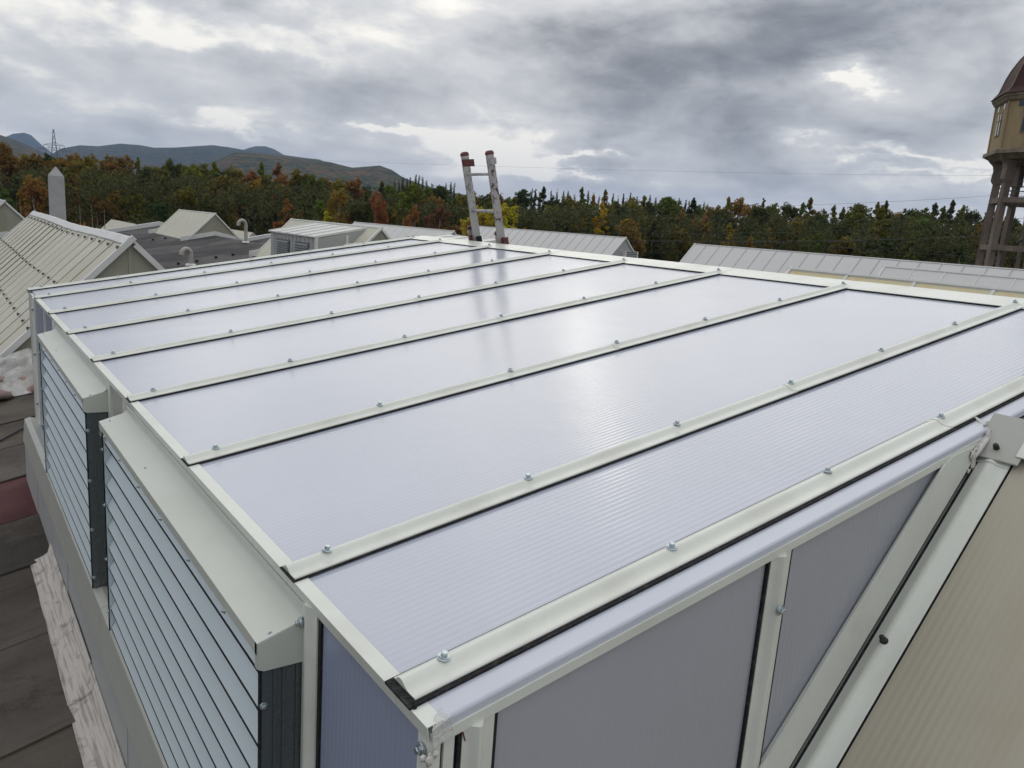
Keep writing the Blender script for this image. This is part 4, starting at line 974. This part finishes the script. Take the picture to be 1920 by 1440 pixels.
def make_variant(kind, seed):
    """unit tree: 1 m tall is scaled up at placing; coordinates are for a 16 m tree"""
    r = random.Random(seed); Ht = 16.; cl = []; limbs = []
    def fill(lobes, n, c0, c1, sq=.85):
        ws = [max(l[3]**2, 1.3) for l in lobes]; tot = sum(ws)
        for _ in range(n):
            q = r.random()*tot
            for l, w_ in zip(lobes, ws):
                q -= w_
                if q <= 0: break
            th_ = r.random()*6.28; cz = r.uniform(-.75, 1); sr = math.sqrt(1-cz*cz); k_ = r.random()**.42*.86
            cl.append((l[0]+l[3]*k_*sr*math.cos(th_), l[1]+l[3]*k_*sr*math.sin(th_), l[2]+l[3]*k_*cz*l[4], r.uniform(c0, c1)*min(1, .45+l[3]*.32), sq))
            if len(cl) % 9 == 0: limbs.append((cl[-1][0]*.9, cl[-1][1]*.9, cl[-1][2]))
    if kind == 'broad':
        lobes = [(r.uniform(-.4, .4), r.uniform(-.4, .4), Ht*.855, r.uniform(1.5, 2.1), 1.05)]
        for q_ in range(11):
            an = q_*2.4+r.uniform(-.4, .4); t = .16+.60*((q_*7) % 11)/10; rr = r.uniform(1.2, 2.3)*(1.1-.35*t); lobes.append((rr*math.cos(an), rr*math.sin(an), Ht*(.16+t*.92), r.uniform(1.35, 2.1), r.uniform(.9, 1.2)))
        fill(lobes, 290, .32, .62); per, ls = 40, .175
    elif kind == 'slim':
        w0 = r.uniform(2.3, 3.1); pw = r.uniform(.75, 1.); lobes = []
        for q_ in range(15):
            t = q_/14; w = w0*(1-t)**pw*(.7+.3*min(1, t*5))+.28; an = q_*2.4; lobes.append((.38*w*math.cos(an), .38*w*math.sin(an), Ht*(.16+.80*t), w, 1.25))
        lobes = [l if i_ % 3 else (l[0]*2.2, l[1]*2.2, l[2], l[3]*.7, 1.) for i_, l in enumerate(lobes)]
        fill(lobes, 280, .28, .55, .9); per, ls = 40, .16
        for q_ in range(8): t = q_/7; cl.append((0, 0, Ht*(.90+.09*t), .36*(1-.7*t), 1.3))
    elif kind == 'poplar':
        for i in range(22):
            t = r.random(); z = Ht*(.12+.86*t); w = .85*math.sin(math.pi*min(1., .15+.83*t))**.6
            an = r.random()*6.28; rr = w*math.sqrt(r.random())*.6; cl.append((rr*math.cos(an), rr*math.sin(an), z, r.uniform(.4, .6), 1.8))
        per, ls = 70, .18
    elif kind == 'conifer':
        for q_ in range(22): t = .35+.65*q_/21; cl.append((r.uniform(-.1, .1), r.uniform(-.1, .1), Ht*(.12+.87*t), .5*(1-.85*(t-.35)/.65), 1.2))
        while len(cl) < 170:
            t = r.random(); w = 2.3*(1-t)**.9+.05
            if r.random() > (w/2.3)+.25: continue
            an = r.random()*6.28; rr = w*r.random()**.5; cl.append((rr*math.cos(an), rr*math.sin(an), Ht*(.12+.87*t)-rr*.25, r.uniform(.28, .55)*(1-.75*t), .55))
        per, ls = 55, .15
    else:                                          # bush
        for i in range(26):
            an = r.random()*6.28; t = r.random(); rr = 5.5*math.sqrt(r.random()); cl.append((rr*math.cos(an), rr*math.sin(an), Ht*(.15+.62*t*(1-rr/8)), r.uniform(1.6, 2.6)))
        per, ls = 110, .33
    V, F = leafy(cl, per, ls, seed); cm = mesh_np(kind+'_crown', V, F, M_leaf)
    b = MB(); b.tube([(0, 0, -.3), (.1*r.random(), .1, Ht*.35), (0, .1, Ht*.7), (0, 0, Ht*.93)], [.24, .19, .10, .03], 6)
    for x, y, z in limbs: b.tube([(0, 0, z-2.2-.3*abs(x)), (x*.5, y*.5, z-.9), (x, y, z)], [.08, .05, .02], 4)
    return cm, b.mesh(kind+'_trunk', M_bark)
VAR = {k: [make_variant(k, 100+17*i+len(k)) for i in range(n)] for k, n in (('broad', 5), ('slim', 5), ('poplar', 2), ('conifer', 2), ('bush', 3))}
PAL0 = {'green': [(.085, .105, .026), (.070, .092, .026), (.095, .110, .028)], 'dark green': [(.040, .056, .022), (.048, .062, .026), (.034, .050, .022)],
       'olive': [(.135, .120, .028), (.115, .108, .026), (.145, .115, .028)], 'yellow': [(.36, .25, .026), (.33, .24, .03)],
       'orange': [(.25, .125, .032), (.22, .115, .032), (.22, .13, .03)], 'rust': [(.19, .090, .032), (.16, .085, .030)], 'red': [(.23, .085, .040), (.17, .062, .036)], 'brown': [(.15, .105, .036), (.135, .10, .034)]}
PAL = {k: [((c[0]*1.1, c[1]*1.3, c[2]*1.35) if k in ('orange', 'red', 'rust', 'yellow') else (c[0]*1.6, c[1]*1.42, c[2]*1.3)) for c in v] for k, v in PAL0.items()}
SHAPE = {'broad': 'broadleaf tree', 'slim': 'slender tree', 'poplar': 'poplar', 'conifer': 'conifer', 'bush': 'bush'}
def region(u):
    for lim, nm in ((85, 'left of the chimney'), (190, 'right of the chimney'), (290, 'above the cream skylight ridge'), (400, 'behind the lone skylight'), (500, 'behind the tall gooseneck pipe'), (600, 'behind the louvred grey box'),
                    (720, 'above the flat grey box'), (860, 'just left of the ladder'), (960, 'right behind the ladder'), (1080, 'just right of the ladder'), (1190, 'above the vent window gable'), (1290, 'between the two grey skylights'),
                    (1420, 'above the longest skylight end'), (1560, 'over the longest skylight'), (1700, 'above the yellowed skylight'), (1835, 'left of the water tower')):
        if u < lim: return nm
    return 'behind the water tower'
TREES = []
cnt = 0
def tree(u, vtop, D, kind, colname, label=None, wide=1., row=''):
    global cnt; cnt += 1
    top = at_depth(u, vtop, D); Ht = top.z-GZ; x, y = top.x, top.y
    cm, tm = random.choice(VAR[kind]); s = Ht/(16. if kind != 'bush' else 13.5)
    nm = {'bush': 'bush', 'poplar': 'poplar_tree', 'conifer': 'conifer_tree', 'slim': 'slender_tree', 'broad': 'broadleaf_tree'}[kind]
    lab = label or '%s %s %s %s' % (colname, SHAPE[kind], row, region(u))
    t = thing(nm, (x, y, GZ), lab, 'bush' if kind == 'bush' else 'tree', None if label else '%ss of the wood behind the roofs' % SHAPE[kind])
    if not label: TREES.append((lab, u, t, colname, SHAPE[kind], row))
    hs = s*wide*random.uniform(.88, 1.14) if kind != 'bush' else s*wide
    c = [v*random.uniform(.85, 1.15) for v in random.choice(PAL[colname])]
    rz = random.random()*6.28
    for nme, me in (('crown', cm), ('trunk', tm)):
        o = link(nme, me, t, (x, y, GZ), (0, 0, rz)); o.scale = (hs, hs, s); o.color = (*c, 1)
    return t
TOPS = [(-150, 282), (0, 283), (60, 285), (130, 288), (200, 290), (300, 296), (400, 302), (480, 312), (560, 318), (640, 330), (700, 335), (770, 342), (850, 352), (960, 354), (1100, 360), (1200, 366), (1300, 376), (1370, 370), (1430, 366), (1500, 376), (1600, 382), (1700, 374), (1800, 384), (1860, 392), (1980, 402), (2100, 410)]
def topat(u): return float(np.interp(u, [p_[0] for p_ in TOPS], [p_[1] for p_ in TOPS]))
def pick(opts):
    r = random.random()*sum(w for _, w in opts)
    for o_, w in opts:
        r -= w
        if r <= 0: return o_
    return opts[-1][0]
LEFTC = [('green', 5), ('olive', 6), ('dark green', 4), ('brown', 2.5), ('orange', .7), ('rust', .9), ('yellow', .4)]
MIDC = [('dark green', 4), ('green', 3.5), ('olive', 2.5), ('rust', .9), ('brown', 2), ('orange', .5)]
RIGHTC = [('dark green', 4), ('green', 3.5), ('olive', 3), ('brown', 1.6), ('orange', .12)]
def cols(u): return LEFTC if u < 520 else MIDC if u < 1050 else RIGHTC
u = -90
while u < 2030:                                        # back row: the skyline of the wood
    D = random.uniform(150, 172); k = 'broad' if random.random() < (.72 if u < 1330 else .52) else ('slim' if random.random() < .95 else 'conifer')
    tree(u, topat(u)+random.uniform(-7, 11)-(3 if k != 'broad' else 0), D, k, pick(cols(u)), row='on the skyline'); u += random.uniform(20, 30) if k == 'broad' else random.uniform(14, 22)
u = -80
while u < 2030:                                        # second row
    D = random.uniform(128, 148); k = 'broad' if random.random() < (.7 if u < 1250 else .35) else 'slim'
    tree(u, topat(u)+random.uniform(14, 36), D, k, pick(cols(u)), row='mid-wood'); u += random.uniform(28, 42)
u = -60
while u < 2030:                                        # front row, lower and more colourful
    D = random.uniform(108, 122); k = 'broad' if random.random() < (.75 if u < 1250 else .4) else 'slim'
    tree(u, topat(u)+random.uniform(38, 80), D, k, pick(cols(u) if random.random() < .8 else LEFTC), row='in the front row'); u += random.uniform(34, 52)
# trees that stand out
tree(-4, 262, 125, 'broad', 'orange', 'tall orange-red tree cut by the left photo edge', .9)
tree(782, 338 , 122, 'broad', 'green', 'green tree at the foot of the poplar row left of the ladder')
tree(636, 345, 108, 'broad', 'orange', 'bright orange tree in the middle of the left wood', .85)
tree(704, 352, 106, 'broad', 'red', 'fiery red-orange tree halfway between grey box and ladder', .55)
tree(612, 395, 98, 'slim', 'yellow', 'small round yellow tree right above the grey louvred box', 1.05)
tree(779, 377, 104, 'broad', 'orange', 'amber tree left of the ladder', .6)
tree(826, 375, 106, 'broad', 'red', 'dark red tree close to the left ladder rail', .75)
tree(955, 372, 92, 'broad', 'yellow', 'big golden yellow tree directly behind the ladder', 1.15)
tree(893, 378, 95, 'broad', 'yellow', 'yellow tree seen between the ladder rails', .75)
tree(538, 372, 112, 'slim', 'orange', 'narrow orange tree left of the bright orange one', 1.2)
tree(522, 305, 158, 'slim', 'red', 'slim wine-red tree on the skyline behind the grey box', 1.2)
tree(60, 330, 108, 'broad', 'rust', 'rusty red tree left of the chimney', .9)
tree(1130, 378, 118, 'slim', 'yellow', 'pale yellow-green tree right of the ladder', 1.2)
tree(1655, 385, 122, 'slim', 'olive', 'golden olive birch left of the water tower', 1.4)
for u, v, D, c in ((38, 392, 74, 'orange'), (150, 398, 78, 'orange'), (172, 401, 74, 'orange'), (196, 408, 74, 'orange'), (1160, 440, 80, 'rust'), (1180, 452, 82, 'orange')):
    tree(u, v, D, 'bush', c, 'orange autumn bush %s' % ('left of the chimney' if u < 100 else 'right of the chimney' if u < 155 else 'second from the chimney' if u < 180 else 'third from the chimney' if u < 300 else 'by the vent window of the grey skylight' if u > 1170 else 'in the shade left of the vent window'), .62)
ORD = ['leftmost', 'second', 'third', 'fourth', 'fifth', 'sixth', 'seventh', 'eighth', 'ninth', 'tenth']
from collections import defaultdict
dd_ = defaultdict(list)
for r_ in TREES: dd_[r_[0]].append(r_)
for lab, rs in dd_.items():
    if len(rs) > 1:
        for i, r_ in enumerate(sorted(rs, key=lambda q: q[1])):
            r_[2]['label'] = ('leftmost ' if i == 0 else ORD[i]+' from left, ') + lab
# poplars further off, on the rising ground
def poplars(u0, u1, v, n, D, lab):
    for i in range(n):
        u = u0+(u1-u0)*(i+random.uniform(-.25, .25))/(n-1) if n > 1 else u0
        top = at_depth(u, v(u)+random.uniform(-4, 6), D); cm, tm = random.choice(VAR['poplar']); s = random.uniform(.95, 1.2)*D/230
        t = thing('poplar_tree', (top.x, top.y, top.z-16*s), lab if n > 10 else ('leftmost ' if i == 0 else ORD[i]+' from left, ')+lab, 'tree', 'poplars on the skyline'); c = random.choice(PAL['dark green'])
        for nme, me in (('crown', cm), ('trunk', tm)):
            o = link(nme, me, t, (top.x, top.y, top.z-16*s), (0, 0, random.random()*6)); o.scale = (s*.6, s*.6, s); o.color = (*c, 1)
poplars(742, 800, lambda u: 331, 9, 230, 'slender dark poplar in the skyline row left of the ladder')
poplars(838, 852, lambda u: 340, 3, 230, 'poplar tip close to the left ladder rail')
poplars(1000, 1330, lambda u: 353+.075*(u-1000), 30, 260, 'thin poplar tip in the long skyline row right of the ladder')
# undergrowth and unresolved inner wood: one mass
cl = []
for i in range(2300):
    u = random.uniform(-150, 2080); D = random.uniform(112, 176); p_ = at_depth(u, horizon(u), D)
    hmax = max(2.5, (at_depth(u, topat(u)+24, D).z-GZ)*.92); cl.append((p_.x, p_.y, GZ+hmax*random.random()**.7, random.uniform(1.3, 2.4)))
V, F = leafy(cl, 90, .25, 5)
o = bpy.data.objects.new('undergrowth', mesh_np('undergrowth', V, F, M_leaf)); COL.objects.link(o); o['kind'] = 'stuff'; tag(o, 'dark undergrowth and inner mass of the wood behind the factory', 'undergrowth'); o.color = (.075, .080, .032, 1)
# ================================================================== HAZE
b = MB(); b.box(-3500, 9500, -1200, 9500, GZ-1, 640)
hz = build('haze', b, bpy.data.materials.new('haze')); hm = hz.data.materials[0]; hm.use_nodes = True; t_ = hm.node_tree; t_.nodes.clear()
vo = t_.nodes.new('ShaderNodeVolumePrincipled'); ou = t_.nodes.new('ShaderNodeOutputMaterial'); t_.links.new(vo.outputs[0], ou.inputs['Volume'])
vo.inputs['Color'].default_value = (.40, .60, 1., 1); vo.inputs['Density'].default_value = 6.5e-5; vo.inputs['Anisotropy'].default_value = .2
hz['kind'] = 'stuff'
print('trees', cnt, 'objects', len(bpy.data.objects))
